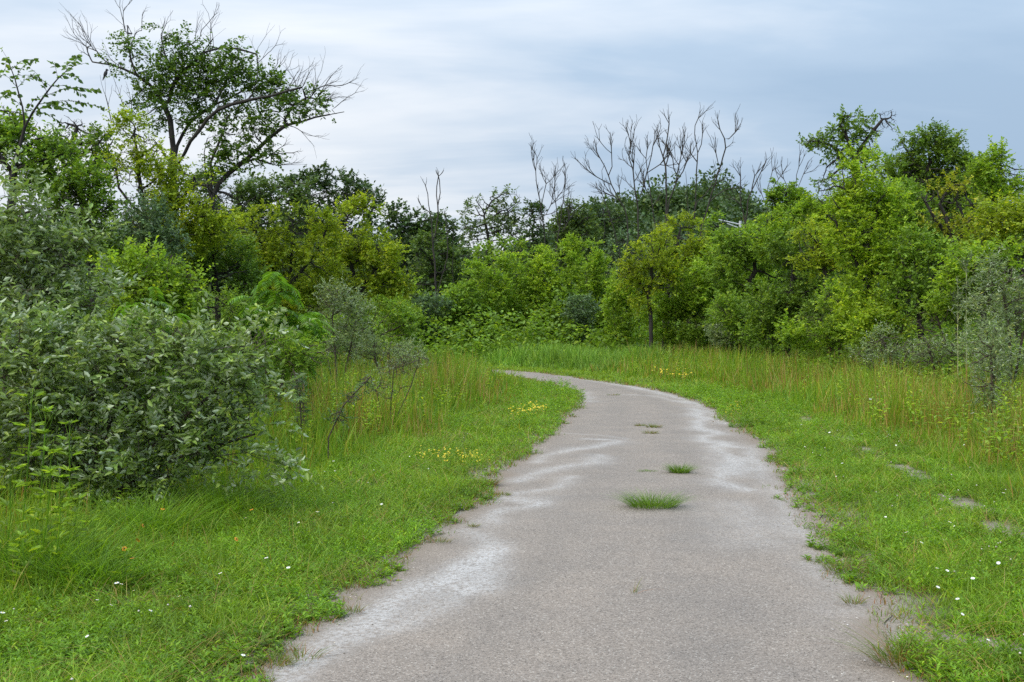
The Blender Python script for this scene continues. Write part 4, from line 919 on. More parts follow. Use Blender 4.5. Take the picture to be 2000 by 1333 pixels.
# ------------------------------------------------------------------ the big silver-leaved shrub in the left foreground
def spikes(lst, n, Zr, L):
    def f(sk, Z):
        for (a_, b_) in lst:
            q = PX(*a_, Z); i = sk.near(q); e_ = PX(*b_, Z+rng.uniform(-.3, .1)); ids = sk.line(i, [(sk.p[i]+e_)/2+np.array([0, 0, .04]), e_], .1, .06)
            for j in ids[1::2]: sk.twig(j, sk.p[j]-sk.p[ids[0]]+rng.normal(0, .25, 3), L*.5, .08, 0, .1, .15, 1)
    return f
shrub('silver_leaved_shrub', 'large spreading silver-leaved shrub in the left foreground beside the path verge', 'shrub', 8.6, 190,
      [[(200, 1000), (200, 860), (260, 740), (330, 660)], [(200, 1000), (120, 820), (60, 700)], [(200, 1000), (300, 870), (420, 760), (480, 680)], [(200, 1000), (280, 920), (400, 880), (500, 850)], [(200, 1000), (180, 820), (180, 680)]],
      [(60, 740, 110, 110), (190, 720, 110, 90), (320, 700, 110, 76), (420, 730, 80, 70), (80, 870, 120, 90), (220, 860, 120, 110), (350, 850, 90, 90), (430, 830, 50, 50), (250, 930, 110, 46), (90, 950, 110, 44), (480, 720, 44, 44), (500, 790, 30, 34), (300, 650, 80, 30), (40, 660, 80, 50)],
      'olive', .066, 3.0, LEAF, rbase=.045, rtip=.0025, natt=1100, step=.12, spray=.24, per=11, maxtips=3, up=.25, flat=.9, skip=.0, depth=.75,
      extra=spikes([((480, 700), (570, 655)), ((430, 870), (560, 920)), ((430, 890), (555, 900)), ((420, 900), (520, 945)), ((470, 680), (510, 620)), ((460, 820), (540, 770)), ((440, 850), (525, 830)), ((150, 960), (190, 1010))], 3, .4, .3), seed=4)
shrub('silver_leaved_shrub', 'tall silver-leaved shrub rising along the left border behind the spreading one', 'shrub', 9.8, 10,
      [[(15, 960), (10, 700), (50, 520), (90, 430)], [(15, 960), (0, 600), (-30, 430)], [(15, 960), (60, 640), (130, 520)]],
      [(30, 410, 80, 44), (90, 420, 44, 30), (20, 500, 100, 60), (110, 500, 64, 50), (60, 590, 120, 60), (140, 470, 40, 24), (-60, 480, 80, 100), (40, 650, 110, 70), (130, 600, 90, 50)],
      'olive', .068, 2.7, LEAF, rbase=.05, rtip=.003, natt=700, step=.14, spray=.26, per=11, up=.35, flat=.9, skip=.05, seed=5,
      extra=spikes([((110, 400), (135, 380)), ((150, 500), (205, 450)), ((150, 480), (195, 470)), ((60, 400), (75, 362)), ((160, 560), (240, 560)), ((20, 400), (10, 360))], 3, .3, .3))
# young shoots in the left meadow
shrub('shrub', 'thin upright leafy seedling standing in the left meadow', 'shrub', 12, 590, [[(588, 900), (590, 800), (580, 740), (575, 715)]],
      [(588, 800, 14, 40), (580, 745, 16, 22)], 'blue', .04, 1.3, LEAFN, rbase=.012, rtip=.003, natt=120, skip=.1, per=7, spray=.12)
shrub('shrub', 'leaning leafy shoot slanting right in the left meadow', 'shrub', 11.5, 640, [[(635, 910), (648, 830), (690, 770), (720, 735)]],
      [(660, 815, 20, 12), (690, 775, 20, 12), (715, 745, 16, 10)], 'blue', .04, 1.5, LEAFN, rbase=.012, rtip=.003, natt=120, skip=.1, per=7, spray=.12)
shrub('shrub', 'pale wispy seeding plant with a haze of tiny heads in the left meadow', 'shrub', 15, 760, [[(760, 850), (765, 780), (770, 720)], [(760, 850), (800, 760), (820, 700)], [(760, 850), (735, 760)]],
      [(770, 720, 40, 20), (800, 705, 40, 16), (750, 760, 36, 20)], 'silver', .03, .5, LEAFN, rbase=.012, rtip=.003, natt=300, skip=.2, per=7, spray=.16)
print('front shrubs', time.time()-T0)
# ------------------------------------------------------------------ grass
def strip_t(nseg):                       # a blade: side x, along y; the bend is applied per blade
    t = np.linspace(0, 1, nseg+1); return t
def blades(pos, h, w, yaw, lean, nseg=2, droop=.6):
    """curved tapering blades as one array; pos (N,3)"""
    N = len(pos); t = np.linspace(0, 1, nseg+1)[None, :]
    ld = np.stack([np.cos(yaw), np.sin(yaw)], 1)
    hx_ = h[:, None]*(lean[:, None]*t+droop*lean[:, None]*t**2.2)
    hz_ = h[:, None]*(t-.28*lean[:, None]*t**2.5)
    cx = pos[:, 0:1]+ld[:, 0:1]*hx_; cy = pos[:, 1:2]+ld[:, 1:2]*hx_; cz = pos[:, 2:3]+hz_
    a2 = yaw+rng.uniform(-1.3, 1.3, N)+np.pi/2; sx = np.cos(a2)[:, None]; sy = np.sin(a2)[:, None]
    ww = w[:, None]*(1-t**1.6)*.5; ww[:, 0] *= .7
    Lf = np.stack([cx-sx*ww, cy-sy*ww, cz], -1); Rt = np.stack([cx+sx*ww, cy+sy*ww, cz], -1)
    V = np.empty((N, 2*nseg+1, 3), np.float32)
    for k in range(nseg): V[:, 2*k] = Lf[:, k]; V[:, 2*k+1] = Rt[:, k]
    V[:, 2*nseg] = Lf[:, nseg]
    o_ = (np.arange(N)*(2*nseg+1))[:, None]; Q = []
    for k in range(nseg-1): Q.append(o_+np.array([[2*k, 2*k+1, 2*k+3, 2*k+2]]))
    T = o_+np.array([[2*nseg-2, 2*nseg-1, 2*nseg]])
    fs = [np.vstack(Q)] if Q else []
    return V.reshape(-1, 3), fs+[T]
def sample(n, z0, z1, pw, umin=-.66, umax=.66):
    """ground points in the view cone (and some way beside it), density falling as Z**-pw"""
    e_ = 2-pw; r = rng.random(n)
    z = (z0**e_+r*(z1**e_-z0**e_))**(1/e_) if abs(e_) > 1e-6 else z0*(z1/z0)**r
    return rng.uniform(umin, umax, n)*z, z
def wl_(y): return np.interp(y, [4, 7, 9, 13, 18, 24, 32], [1.5, 1.3, 1.55, 1.6, 1.4, .9, .3])
def wr_(y): return np.interp(y, [4, 8, 12, 18, 25, 32, 40], [1.9, 1.5, 1.45, 1.3, 1.25, 1.5, 1.8])
def zone(x, y):
    d_ = pathd(x, y); s_ = sidef(x, y); w = np.where(s_ < 0, wl_(y), wr_(y)); f = sstep(0, 1.7, d_-w+(vnoise(x, y, .8, 51)-.5)*1.0)
    return d_, s_, f
dr_edge = lambda d_, x, y: d_+(vnoise(x, y, 4.5, 61, 2)-.5)*.30+(vnoise(x, y, 1.9, 62, 2)-.5)*.18+.10
# short verge grass
def short_grass(n, z0, z1, pw, hmul=1.0):
    x, y = sample(n, z0, z1, pw); d_, s_, f = zone(x, y); de = dr_edge(d_, x, y)
    rutm = rut_mask(x, y)
    keep = (de > .02) & (f < .6) & (rng.random(n) > rutm*1.05) & (rng.random(n) < .35+.65*sstep(0, .35, de)) & (rng.random(n) < .25+1.3*sstep(.3, .6, vnoise(x, y, 3.2, 77, 3)))
    x, y, d_, f, de = x[keep], y[keep], d_[keep], f[keep], de[keep]; n = len(x)
    h = (.03+.11*vnoise(x, y, 1.9, 71, 4)**1.3)*rng.uniform(.4, 1.7, n)*hmul*(1+1.4*f)*(.55+.45*sstep(0, .5, de))
    w = .0052*np.maximum(1, y/7)*rng.uniform(.7, 1.5, n)
    z = gheight(x, y)-.005
    return blades(np.stack([x, y, z], 1), h, w, rng.uniform(0, 6.283, n), rng.uniform(.1, 1.0, n), 2), de, y
(V, F), de, yy_ = short_grass(860000, 3.9, 46, 1.55)
vb = 5; edge_b = (de < .42) & (rng.random(len(de)) < np.interp(de, [.1, .42], [.85, .15]))
def split_blades(V, F, sel, vb):
    """separate blades into two meshes by a per-blade flag"""
    A = V.reshape(-1, vb, 3); res = []
    for s_ in (~sel, sel):
        k = s_.sum(); o_ = (np.arange(k)*vb)[:, None]; fs = []
        for f in F:
            base = f[:len(sel)] if len(f) >= len(sel) else f
            nper = len(f)//len(sel); pats = [f[q*len(sel)]-0 for q in range(nper)]
            fs.append(np.vstack([o_+p_[None] for p_ in pats]))
        res.append((A[s_].reshape(-1, 3), fs))
    return res
(Va, Fa), (Vb, Fb) = split_blades(V, F, edge_b, vb)
g1 = mesh_obj('verge_grass', Va, Fa, M['short']); tag(g1, 'short bright green grass of the mown verges along the path', 'grass', kind='stuff')
g2 = mesh_obj('edge_grass', Vb, Fb, M['dry']); tag(g2, 'thin brownish grass fringing both edges of the path', 'grass', kind='stuff')
# herbs: small rosettes with pointed leaves up a short stem
def herb_t(nl, hh, spread, lw, seed):
    r_ = np.random.default_rng(seed); Vs = []; fs = []
    for k in range(nl):
        a = k*2.4+r_.uniform(-.3, .3); z = hh*(k/nl)**.8; L = spread*(1-.5*k/nl)*r_.uniform(.8, 1.15); el = r_.uniform(.25, .9)
        d_ = np.array([math.cos(a)*math.cos(el), math.sin(a)*math.cos(el), math.sin(el)]); s_ = np.array([-math.sin(a), math.cos(a), 0])*lw*L
        o_ = len(Vs)*4; b_ = np.array([0, 0, z]); Vs.append(np.array([b_, b_+d_*L*.45+s_, b_+d_*L+np.array([0, 0, -.22*L]), b_+d_*L*.45-s_])); fs.append([o_, o_+1, o_+2, o_+3])
    return np.vstack(Vs), [np.array(fs)]
herbs = [herb_t(7, .03, .055, .16, 1), herb_t(10, .08, .045, .13, 2), herb_t(9, .04, .035, .3, 3), herb_t(12, .11, .05, .11, 4)]
parts = []
for k, (ht, n, pw) in enumerate(zip(herbs, (26000, 34000, 22000, 26000), (1.5,)*4)):
    x, y = sample(n, 3.9, 26, pw); d_, s_, f = zone(x, y); de = dr_edge(d_, x, y)
    rutm = rut_mask(x, y); clump = vnoise(x, y, 1.1, 80+k, 3)
    keep = (de > .10) & (f < .5) & (rng.random(n) > rutm*1.2) & (clump > .47)
    x, y = x[keep], y[keep]; n = len(x); yaw = rng.uniform(0, 6.283, n)
    axs = np.stack([np.cos(yaw), np.sin(yaw), 0*yaw], 1); F_ = frames(axs, np.array([0, 0, 1.])+rng.normal(0, .15, (n, 3)))
    parts.append(instance(ht[0], ht[1], np.stack([x, y, gheight(x, y)], 1), F_, rng.uniform(.7, 1.5, n)*np.maximum(1, y/12)))
V, F = merge(parts); tag(mesh_obj('verge_herbs', V, F, M['forb']), 'leafy clover and herbs growing through the short verge grass', 'herbs', kind='stuff')
# rougher, taller grass standing in drifts through the verge, and dead straw lying in it
n = 60000; x, y = sample(n, 4, 30, 1.5); d_, s_, f = zone(x, y); keep = (d_ > .35) & (f < .7) & (vnoise(x, y, .8, 201, 3) > .52) & (rng.random(n) > rut_mask(x, y)); x, y = x[keep], y[keep]; n = len(x)
V, F = blades(np.stack([x, y, gheight(x, y)], 1), rng.uniform(.12, .28, n), .0055*np.maximum(1, y/7)*rng.uniform(.6, 1.2, n), rng.uniform(0, 6.283, n), rng.uniform(.2, 1.2, n), 3)
tag(mesh_obj('rough_grass', V, F, M['tall']), 'rough longer grass standing in drifts through the mown verges', 'grass', kind='stuff')
n = 26000; x, y = sample(n, 4, 26, 1.5); d_, s_, f = zone(x, y); keep = (d_ > .05) & (vnoise(x, y, 1.5, 203, 3) > .45); x, y = x[keep], y[keep]; n = len(x)
V, F = blades(np.stack([x, y, gheight(x, y)+.02], 1), rng.uniform(.05, .18, n), .0036*np.maximum(1, y/7)*rng.uniform(.6, 1.2, n), rng.uniform(0, 6.283, n), rng.uniform(.8, 1.6, n), 2)
tag(mesh_obj('dead_straw', V, F, M['red']), 'dead brown straw lying through the verge grass', 'straw', kind='stuff')
# loose stones and grit on the path, gathered along its edges
n = 9000; x, y = sample(n, 4, 22, 1.5, -.3, .45); pd_ = pathd(x, y); keep = (pd_ < .15) & (rng.random(n) < .06+.9*np.exp(-np.abs(pd_+.1)/.25)+.5*sstep(.62, .75, vnoise(x, y, 1.1, 205))); x, y = x[keep], y[keep]; n = len(x)
st_t = (np.array([(0, 0, .5), (.9, 0, 0), (.2, .8, .1), (-.8, .4, 0), (-.6, -.7, .05), (.4, -.8, 0)], float), [np.array([(0, 1, 2), (0, 2, 3), (0, 3, 4), (0, 4, 5), (0, 5, 1)])])
V, F = instance(st_t[0], st_t[1], np.stack([x, y, np.full(n, .012)], 1), frames(randdir(n, -.1, .1), np.tile([0, 0, 1.], (n, 1))), rng.uniform(.003, .0075, n)*np.maximum(1, y/9))
M['grit'] = leaf_mat('grit_stone', [(0, (.10, .085, .07)), (.5, (.28, .25, .22)), (1, (.6, .57, .53))], trans=0, rough=.9)
tag(mesh_obj('gravel', V, F, M['grit']), 'loose grit and small stones lying on the path', 'gravel', kind='stuff')
print('short', time.time()-T0)
# tall meadow
def tall(n, z0, z1, pw, umin, umax, cond=None, hm=1.0, wm=1.0, lean=(.05, .55), nseg=3, clumpy=.5, reach=(0., 9.)):
    x, y = sample(n, z0, z1, pw, umin, umax)
    # tussocks: pull blades towards clump centres
    cx_ = np.round(x/.33+vnoise(x, y, .7, 3)*3)*.33-vnoise(x, y, .7, 3)*.99; pull = rng.random(n)*clumpy
    d_, s_, f = zone(x, y); keep = (f > .06) & (d_ > .6) & (rng.random(n) < f+.25) & (d_ < 30)
    if cond is not None: keep &= cond(x, y, s_, d_)
    x, y, f, s_ = x[keep], y[keep], f[keep], s_[keep]; n = len(x)
    hb = np.interp(vnoise(x, y, .9, 91, 3), [.25, .75], [.55, 1.15])
    near = np.where((s_ < 0) & (y < 9), .72, 1.0)
    h = hb*(.35+.9*rng.random(n)**1.2)*(.25+.75*f)*hm*near*.85
    w = .0078*np.maximum(1, y/8)*wm*rng.uniform(.7, 1.4, n)
    return blades(np.stack([x, y, gheight(x, y)-.01], 1), h, w, rng.uniform(0, 6.283, n), rng.uniform(lean[0], lean[1], n)**1.3, nseg)
reedc = lambda x, y, s_, d_: (y > 33) & (x < 5.5) & (y > 33.5+np.maximum(0, x)*.35)
notr = lambda x, y, s_, d_: ~((y > 33) & (x < 5.0) & (y > 34.5+np.maximum(0, x)*.35))
V, F = tall(330000, 4.4, 46, 1.25, -.72, .70, notr, hm=1.0)
tag(mesh_obj('meadow_grass', V, F, M['tall']), 'tall yellow-green meadow grass on both sides of the path', 'meadow grass', kind='stuff')
V, F = tall(80000, 7, 44, 1.2, -.3, .70, lambda x, y, s_, d_: notr(x, y, s_, d_) & (rng.random(len(x)) < sstep(.42, .7, vnoise(x, y, .35, 95)+np.where(s_ > 0, .10, -.08))), hm=1.12, wm=.8, lean=(.02, .35))
tag(mesh_obj('russet_grass', V, F, M['red']), 'reddish-brown seed stalks drifting through the tall meadow grass', 'meadow grass', kind='stuff')
V, F = tall(150000, 33, 50, .4, -.3, .16, reedc, hm=.95, wm=1.2, lean=(.05, .6))
tag(mesh_obj('reed_grass', V, F, M['reed']), 'dense blue-green reed-like grass behind the bend of the path', 'meadow grass', kind='stuff')
# broad weeds standing in the meadow
tallherb = [herb_t(16, .65, .13, .2, 11), herb_t(20, .85, .11, .16, 12), herb_t(14, .5, .15, .16, 13)]
parts = []
for k, ht in enumerate(tallherb):
    n = 7000; x, y = sample(n, 6.5, 46, 1.1, -.6, .64); d_, s_, f = zone(x, y); keep = (f > .4) & (vnoise(x, y, .45, 100+k) > .52); x, y, s_ = x[keep], y[keep], s_[keep]; n = len(x)
    yaw = rng.uniform(0, 6.283, n); axs = np.stack([np.cos(yaw), np.sin(yaw), 0*yaw], 1)
    parts.append(instance(ht[0], ht[1], np.stack([x, y, gheight(x, y)], 1), frames(axs, np.array([0, 0, 1.])+rng.normal(0, .1, (n, 3))), rng.uniform(.6, 1.15, n)*np.where((y < 11), .6, 1)))
V, F = merge(parts); tag(mesh_obj('meadow_weeds', V, F, M['bright']), 'leafy green weeds standing among the tall meadow grass', 'weeds', kind='stuff')
# low brush that closes the foot of the woods: rises from the meadow edge back into the trees
def brush(name, label, mat, n, z0, z1, side, size, tm, seed, hmax):
    z = rng.uniform(z0, z1, n)
    if side == 'back': x = rng.uniform(-.75, .5, n)*z; din = z-(41.5+.25*np.maximum(0, x)+(vnoise(x, z, .3, seed)-.5)*4)
    elif side == 'left': x = -rng.uniform(.06, .75, n)*z; din = -3.5-x+(vnoise(x, z, .5, seed)-.5)*1.6
    else: x = rng.uniform(.15, .75, n)*z; din = x-(7.7+(vnoise(x, z, .5, seed)-.5)*1.8)-np.maximum(0, 20-z)*.05
    keep = din > 0; x, z, din = x[keep], z[keep], din[keep]; n = len(x)
    top = np.minimum(hmax, .45+.55*din)*np.interp(vnoise(x, z, .45, seed+1, 3), [.3, .7], [.45, 1.25])
    hh = top*rng.random(n)**.6
    V, F = instance(tm[0], tm[1], np.stack([x, z, hh+.05], 1), frames(randdir(n, -.3, .9), np.array([0, 0, 1.])+rng.normal(0, .5, (n, 3))), size*rng.uniform(.7, 1.3, n)*np.maximum(1, z/30))
    tag(mesh_obj(name, V, F, M[mat]), label, 'underbrush', kind='stuff')
brush('underbrush', 'low leafy underbrush filling the foot of the woods beyond the bend', 'mid', 150000, 41, 60, 'back', .13, LEAFB, 120, 2.8)
brush('underbrush', 'dark leafy undergrowth beneath the left-hand woods', 'elm', 150000, 12, 44, 'left', .075, LEAFB, 123, 2.0)
brush('underbrush', 'green leafy undergrowth beneath the right-hand woods', 'mid', 190000, 13, 44, 'right', .075, LEAFB, 126, 2.0)
print('tall', time.time()-T0)

# ------------------------------------------------------------------ tufts on the path, near weeds, flowers
def tuft(name, label, px, py, rad, h, n, mat='tuft', droop=1.0, group=None, flat=1.0):
    n = int(n*1.7); mat = 'tuft' if mat == 'short' else mat
    x, y = GX(px, py); r = rad*np.sqrt(rng.random(n)); a = rng.uniform(0, 6.283, n)
    pos = np.stack([r*np.cos(a)*1.0, r*np.sin(a)*.6*flat, np.full(n, .012)], 1); yaw = np.where(rng.random(n) < (.75 if h < .25 else .3), np.arctan2(pos[:, 1], pos[:, 0]), rng.uniform(0, 6.283, n))+rng.normal(0, .4, n)
    lean = np.clip(r/rad*1.1+rng.uniform(0, .35, n), .05, 1.35)
    V, F = blades(pos, h*rng.uniform(.6, 1.15, n), np.full(n, .0042 if h < .25 else .006)*max(1, y/9)*rng.uniform(.6, 1.3, n), yaw, lean*rng.uniform(.5, 1.2, n), 3)
    o_ = mesh_obj(name, V, F, M[mat]); o_.location = (x, y, 0); tag(o_, label, 'grass tuft', group or 'grass tufts growing on the path'); return o_
tuft('grass_tuft', 'largest grass tuft in the middle of the path', 1274, 996, .19, .17, 420, 'short')
tuft('grass_tuft', 'round grass tuft second from the front on the path', 1328, 928, .085, .13, 220, 'short')
tuft('grass_tuft', 'flat little grass tuft left of the round one', 1264, 925, .09, .035, 90, 'short')
tuft('grass_tuft', 'tiny low tuft far up the path, left of a pair', 1250, 835, .07, .06, 50, 'dry')
tuft('grass_tuft', 'small dry tuft far up the path, upper one of the pair', 1277, 838, .12, .08, 80, 'dry')
tuft('grass_tuft', 'small dry tuft far up the path, lower one of the pair', 1271, 850, .10, .07, 70, 'dry')
tuft('grass_tuft', 'single slanting sprig on the near part of the path', 1236, 1166, .012, .10, 7, 'dry')
tuft('grass_tuft', 'faint tuft on the far path before the bend', 1200, 774, .14, .05, 50, 'dry')
for lab, px, py, rad, h, n, mt in [
    ('flat green mat on the path beside the right edge', 1622, 1076, .11, .025, 160, 'short'),
    ('dark green tuft just right of the flat green mat', 1660, 1090, .07, .07, 130, 'short'),
    ('brownish tuft on the right path edge below the flat mat', 1648, 1118, .12, .10, 110, 'dry'),
    ('sparse tuft standing off the right edge of the path', 1668, 1183, .06, .07, 40, 'dry'),
    ('reddish stalky tuft at the bottom of the right path edge', 1765, 1300, .14, .17, 130, 'dry'),
    ('small tuft off the left edge beside the white silt curve', 980, 970, .09, .04, 80, 'dry'),
    ('brown-green tuft on the left edge above the silt curve', 950, 950, .12, .09, 160, 'dry'),
    ('tiny tuft left of the silt loop on the path', 923, 1032, .05, .035, 40, 'dry'),
    ('sparse blades on the sand at the bottom left edge', 590, 1290, .10, .07, 40, 'dry'),
    ('ragged tuft on the sand at the bottom left, left of the sparse blades', 540, 1302, .09, .07, 60, 'dry'),
    ('little tuft on the sand beside the near left edge', 690, 1200, .07, .05, 40, 'dry'),
    ('small tuft on the left edge, right below the mound of grass', 860, 1062, .08, .045, 60, 'dry')]:
    tuft('grass_tuft', lab, px, py, rad, h, n, mt, group='tufts along the path edges')
# drooping tussock under the foreground shrub
for lab, px, py, rad, h, n in [('dark drooping grass tussock under the silver-leaved shrub', 285, 1055, .30, .40, 420), ('drooping grass tussock right of the dark one under the shrub', 420, 1015, .3, .36, 380),
                               ('long-bladed grass clump at the left border below the weeds', 70, 1130, .38, .45, 480), ('grass clump in front of the leafy weeds at the lower left', 160, 1150, .25, .3, 260)]:
    tuft('grass_tussock', lab, px, py, rad, h, n, 'elm' if 'dark grass' in lab else 'forb', group='tall grass tussocks at the left')
# tall weeds at left border: stalk with whorls of narrow leaves
def weed(label, px, py, top_px, top_py, whorls, L, group='slender tall weeds at the left border'):
    x, y = GX(px, py); root = empty('tall_weed', (x, y, 0), label, 'weed', group)
    tp = PX(top_px, top_py, y)-np.array([x, y, 0]); sk = Sk(); sk.add((0, 0, 0), -1); ids = sk.line(0, [tp*.5+np.array([.02, 0, .02]), tp], .06, .02)
    for _ in range(5):
        j = ids[-1-rng.integers(1, min(6, len(ids)))]; sk.twig(j, (rng.normal(0, .3), rng.normal(0, .3), 1), .16, .04, 0, .2, .1)
    sk.finish(.0055, .0018); V, F = sk.mesh(5); mesh_obj('stem', V, F, M['forb'], root, smooth=True)
    pos = []; axs = []; s_ = []; P = np.array([sk.p[i] for i in ids])
    for f in np.linspace(.15, .97, whorls):
        c = np.array([np.interp(f*(len(P)-1), np.arange(len(P)), P[:, q]) for q in range(3)]); a0 = rng.uniform(0, 6)
        for k in range(2):
            a = a0+k*np.pi+rng.normal(0, .3); d_ = np.array([math.cos(a), math.sin(a), .55]); 
            for m_ in range(5):
                a2 = a+(m_-2)*.42; dd = np.array([math.cos(a2), math.sin(a2), .5+rng.normal(0, .12)]); pos.append(c+norm(d_)*L*.3); axs.append(dd); s_.append(L*(1.15-.35*f)*(1-.13*abs(m_-2))*rng.uniform(.8, 1.1))
    pos = np.array(pos); axs = np.array(axs)
    V, F = instance(LEAFN[0]*np.array([.75, 1, 1]), LEAFN[1], pos, frames(axs, np.array([0, 0, 1.])+rng.normal(0, .2, pos.shape)), np.array(s_)); mesh_obj('foliage', V, F, M['bright'], root)
for lab, *a in [('tall weed with whorled leaves nearest the left border', 30, 1120, 62, 770, 6, .11), ('tall weed with yellow-green whorls, second from the left border', 60, 1110, 90, 800, 7, .11),
                ('leafy weed of middle height between the taller two', 75, 1125, 100, 880, 6, .12), ('tall weed standing against the dark shrub, rightmost of the tall ones', 125, 1085, 135, 825, 8, .10),
                ('short weed with toothed leaves in front of the shrub base', 130, 1110, 150, 975, 5, .10), ('low weed at the very left edge of the picture', 5, 1135, 20, 915, 6, .11),
                ('low leafy weed beside the drooping tussock', 180, 1120, 175, 1020, 5, .09),
                ('bushy green weed low at the left, in front of the others', 45, 1165, 40, 1050, 7, .10), ('small branching weed between the tussock and the daisies', 235, 1150, 240, 1075, 5, .07), ('tall thin weed leaning over the left grass clump', 100, 1150, 118, 930, 7, .09)]:
    weed(lab, *a)
for lab, px, py, tx, ty in [('pale tall stalk with seed head before the right-hand woods', 1888, 800, 1887, 520), ('shorter pale stalk beside the tall one', 1872, 800, 1870, 545)]:
    Zw = 18; x = (px-1000)/2000*Zw; root = empty('tall_weed', (x, Zw, 0), lab, 'weed', 'pale stalks by the right-hand woods')
    tp = PX(tx, ty, Zw)-np.array([x, Zw, 0]); sk = Sk(); sk.add((0, 0, 0), -1); ids = sk.line(0, [tp*.5, tp], .1, .02)
    for _ in range(10): sk.twig(ids[-1-rng.integers(0, 8)], (rng.normal(0, .5), rng.normal(0, .5), .8), .25, .05, 0, .2, .1)
    sk.finish(.006, .003); V, F = sk.mesh(5); mesh_obj('stem', V, F, M['straw'], root, smooth=True)
    P = np.array(sk.p); c = P[P[:, 2] > tp[2]*.55]; n = 160; q = c[rng.integers(0, len(c), n)]
    V, F = instance(LEAFN[0], LEAFN[1], q, frames(randdir(n, 0, 1), randdir(n)), rng.uniform(.05, .1, n)); mesh_obj('foliage', V, F, M['airy'], root)
# flowers
def petal_mesh(name, nper, r, mat, stemh, parent_label=None, cup=.1, w=.35):
    pos = []; axs = []
    for k in range(nper): a = k*2*np.pi/nper; pos.append((0, 0, 0)); axs.append((math.cos(a), math.sin(a), cup))
    t = (np.array([(0, .15, 0), (w/2, .6, .02), (0, 1, -.03), (-w/2, .6, .02)]), [np.array([(0, 1, 2, 3)])])
    return instance(t[0], t[1], np.array(pos, float), frames(np.array(axs), np.tile([0, 0, 1.], (nper, 1))), np.full(nper, r))
def flower_proto(nper, r, mat, cup, w, cone):
    V, F = petal_mesh('p', nper, r, mat, 0, cup=cup, w=w); po_ = mesh_obj('petals', V, F, M[mat]); me = po_.data; bpy.data.objects.remove(po_)
    a = np.arange(6)*np.pi/3; cr_ = r*.26; V = np.concatenate([np.stack([np.cos(a)*cr_, np.sin(a)*cr_, 0*a], 1), np.stack([np.cos(a)*cr_*.6, np.sin(a)*cr_*.6, 0*a+cr_*.9], 1), [[0, 0, cr_*1.1]]])
    F = [np.array([(k, (k+1) % 6, 6+(k+1) % 6, 6+k) for k in range(6)]), np.array([(6+k, 6+(k+1) % 6, 12) for k in range(6)])]
    co_ = mesh_obj('flower_centre', V, F, M[cone]); mc = co_.data; bpy.data.objects.remove(co_)
    V, F = tube([(0, 0, -.3), (.01, 0, -.15), (0, 0, 0)], .0022, 4); so_ = mesh_obj('stem', V, F, M['forb']); ms_ = so_.data; bpy.data.objects.remove(so_)
    return me, mc, ms_
def place_flower(name, protos, px, py, h, lab, cat, group, scale=1, tilt=.5):
    # px, py is the flower head; it stands on the ground at the distance where a stem of height h reaches it
    Z = 2000*(CAMH-h)/(py-637); x = (px-1000)/2000*Z
    if not (0 < Z < 60): return
    r_ = empty(name, (x, Z, h), lab, cat, group); r_.rotation_euler = (rng.uniform(.1, tilt), rng.normal(0, .2), rng.uniform(0, 6)); r_.scale = (scale,)*3
    for nm, me in zip(('petals', 'flower_centre', 'stem'), protos):
        o_ = bpy.data.objects.new(nm, me); C.objects.link(o_); o_.parent = r_
    return r_
daisy = flower_proto(12, .021, 'white', .08, .45, 'yel'); susan = flower_proto(11, .032, 'orange', -.15, .34, 'cone'); butter = flower_proto(6, .018, 'yel', .25, .9, 'yel')
for px, py in [(905, 0), ]: pass
sus = [(318, 994, 'largest orange coneflower, just under the shrub'), (270, 1055, 'orange coneflower left of the fallen white petal'), (337, 1063, 'orange coneflower in the tussock, right one of a pair'), (462, 1053, 'orange coneflower standing alone right of the tussock'), (243, 1072, 'small rusty coneflower left of the pair'), (258, 1090, 'low orange coneflower under the rusty one'), (280, 1027, 'rusty coneflower high in the dark tussock'), (491, 995, 'small yellow coneflower furthest right')]
for px, py, lab in sus: place_flower('coneflower', susan, px, py, .24, lab, 'flower', 'orange coneflowers at the left', .58, 1.3)
GW = 'white daisies on the left verge'
wl = [(5, 1197), (12, 1213), (190, 1172), (217, 1182), (261, 1154), (228, 1139), (237, 1141), (563, 1109), (294, 1193), (297, 1237), (480, 1012), (583, 1021), (718, 1054), (530, 1015), (651, 901), (654, 920), (634, 921), (800, 892), (860, 912), (796, 918), (837, 916), (560, 1130), (170, 1243), (475, 1280), (485, 1282), (700, 940), (620, 1000), (430, 1120), (350, 1165), (520, 1090), (745, 985), (675, 1010)]
wr2 = [(1530, 917), (1608, 915), (1633, 931), (1855, 1020), (1863, 1028), (1837, 994), (1788, 966), (1980, 1157), (1960, 963), (1835, 933), (1876, 858), (1883, 869), (1870, 862), (1572, 873), (1565, 830), (1578, 838), (1620, 845), (1750, 870), (1765, 876), (1830, 862), (1850, 875), (1832, 1147), (1850, 1115), (1830, 1110), (1700, 1000), (1730, 1010), (1770, 1040), (1660, 950), (1900, 1130), (1950, 1100), (1880, 1200), (1930, 1250), (1965, 1215), (1870, 1170), (1800, 1060), (1985, 820), (1990, 830), (1590, 900), (1645, 905), (1735, 955), (1905, 800), (1600, 700), (1500, 715), (1480, 705), (1440, 715), (1700, 780), (1660, 770)]
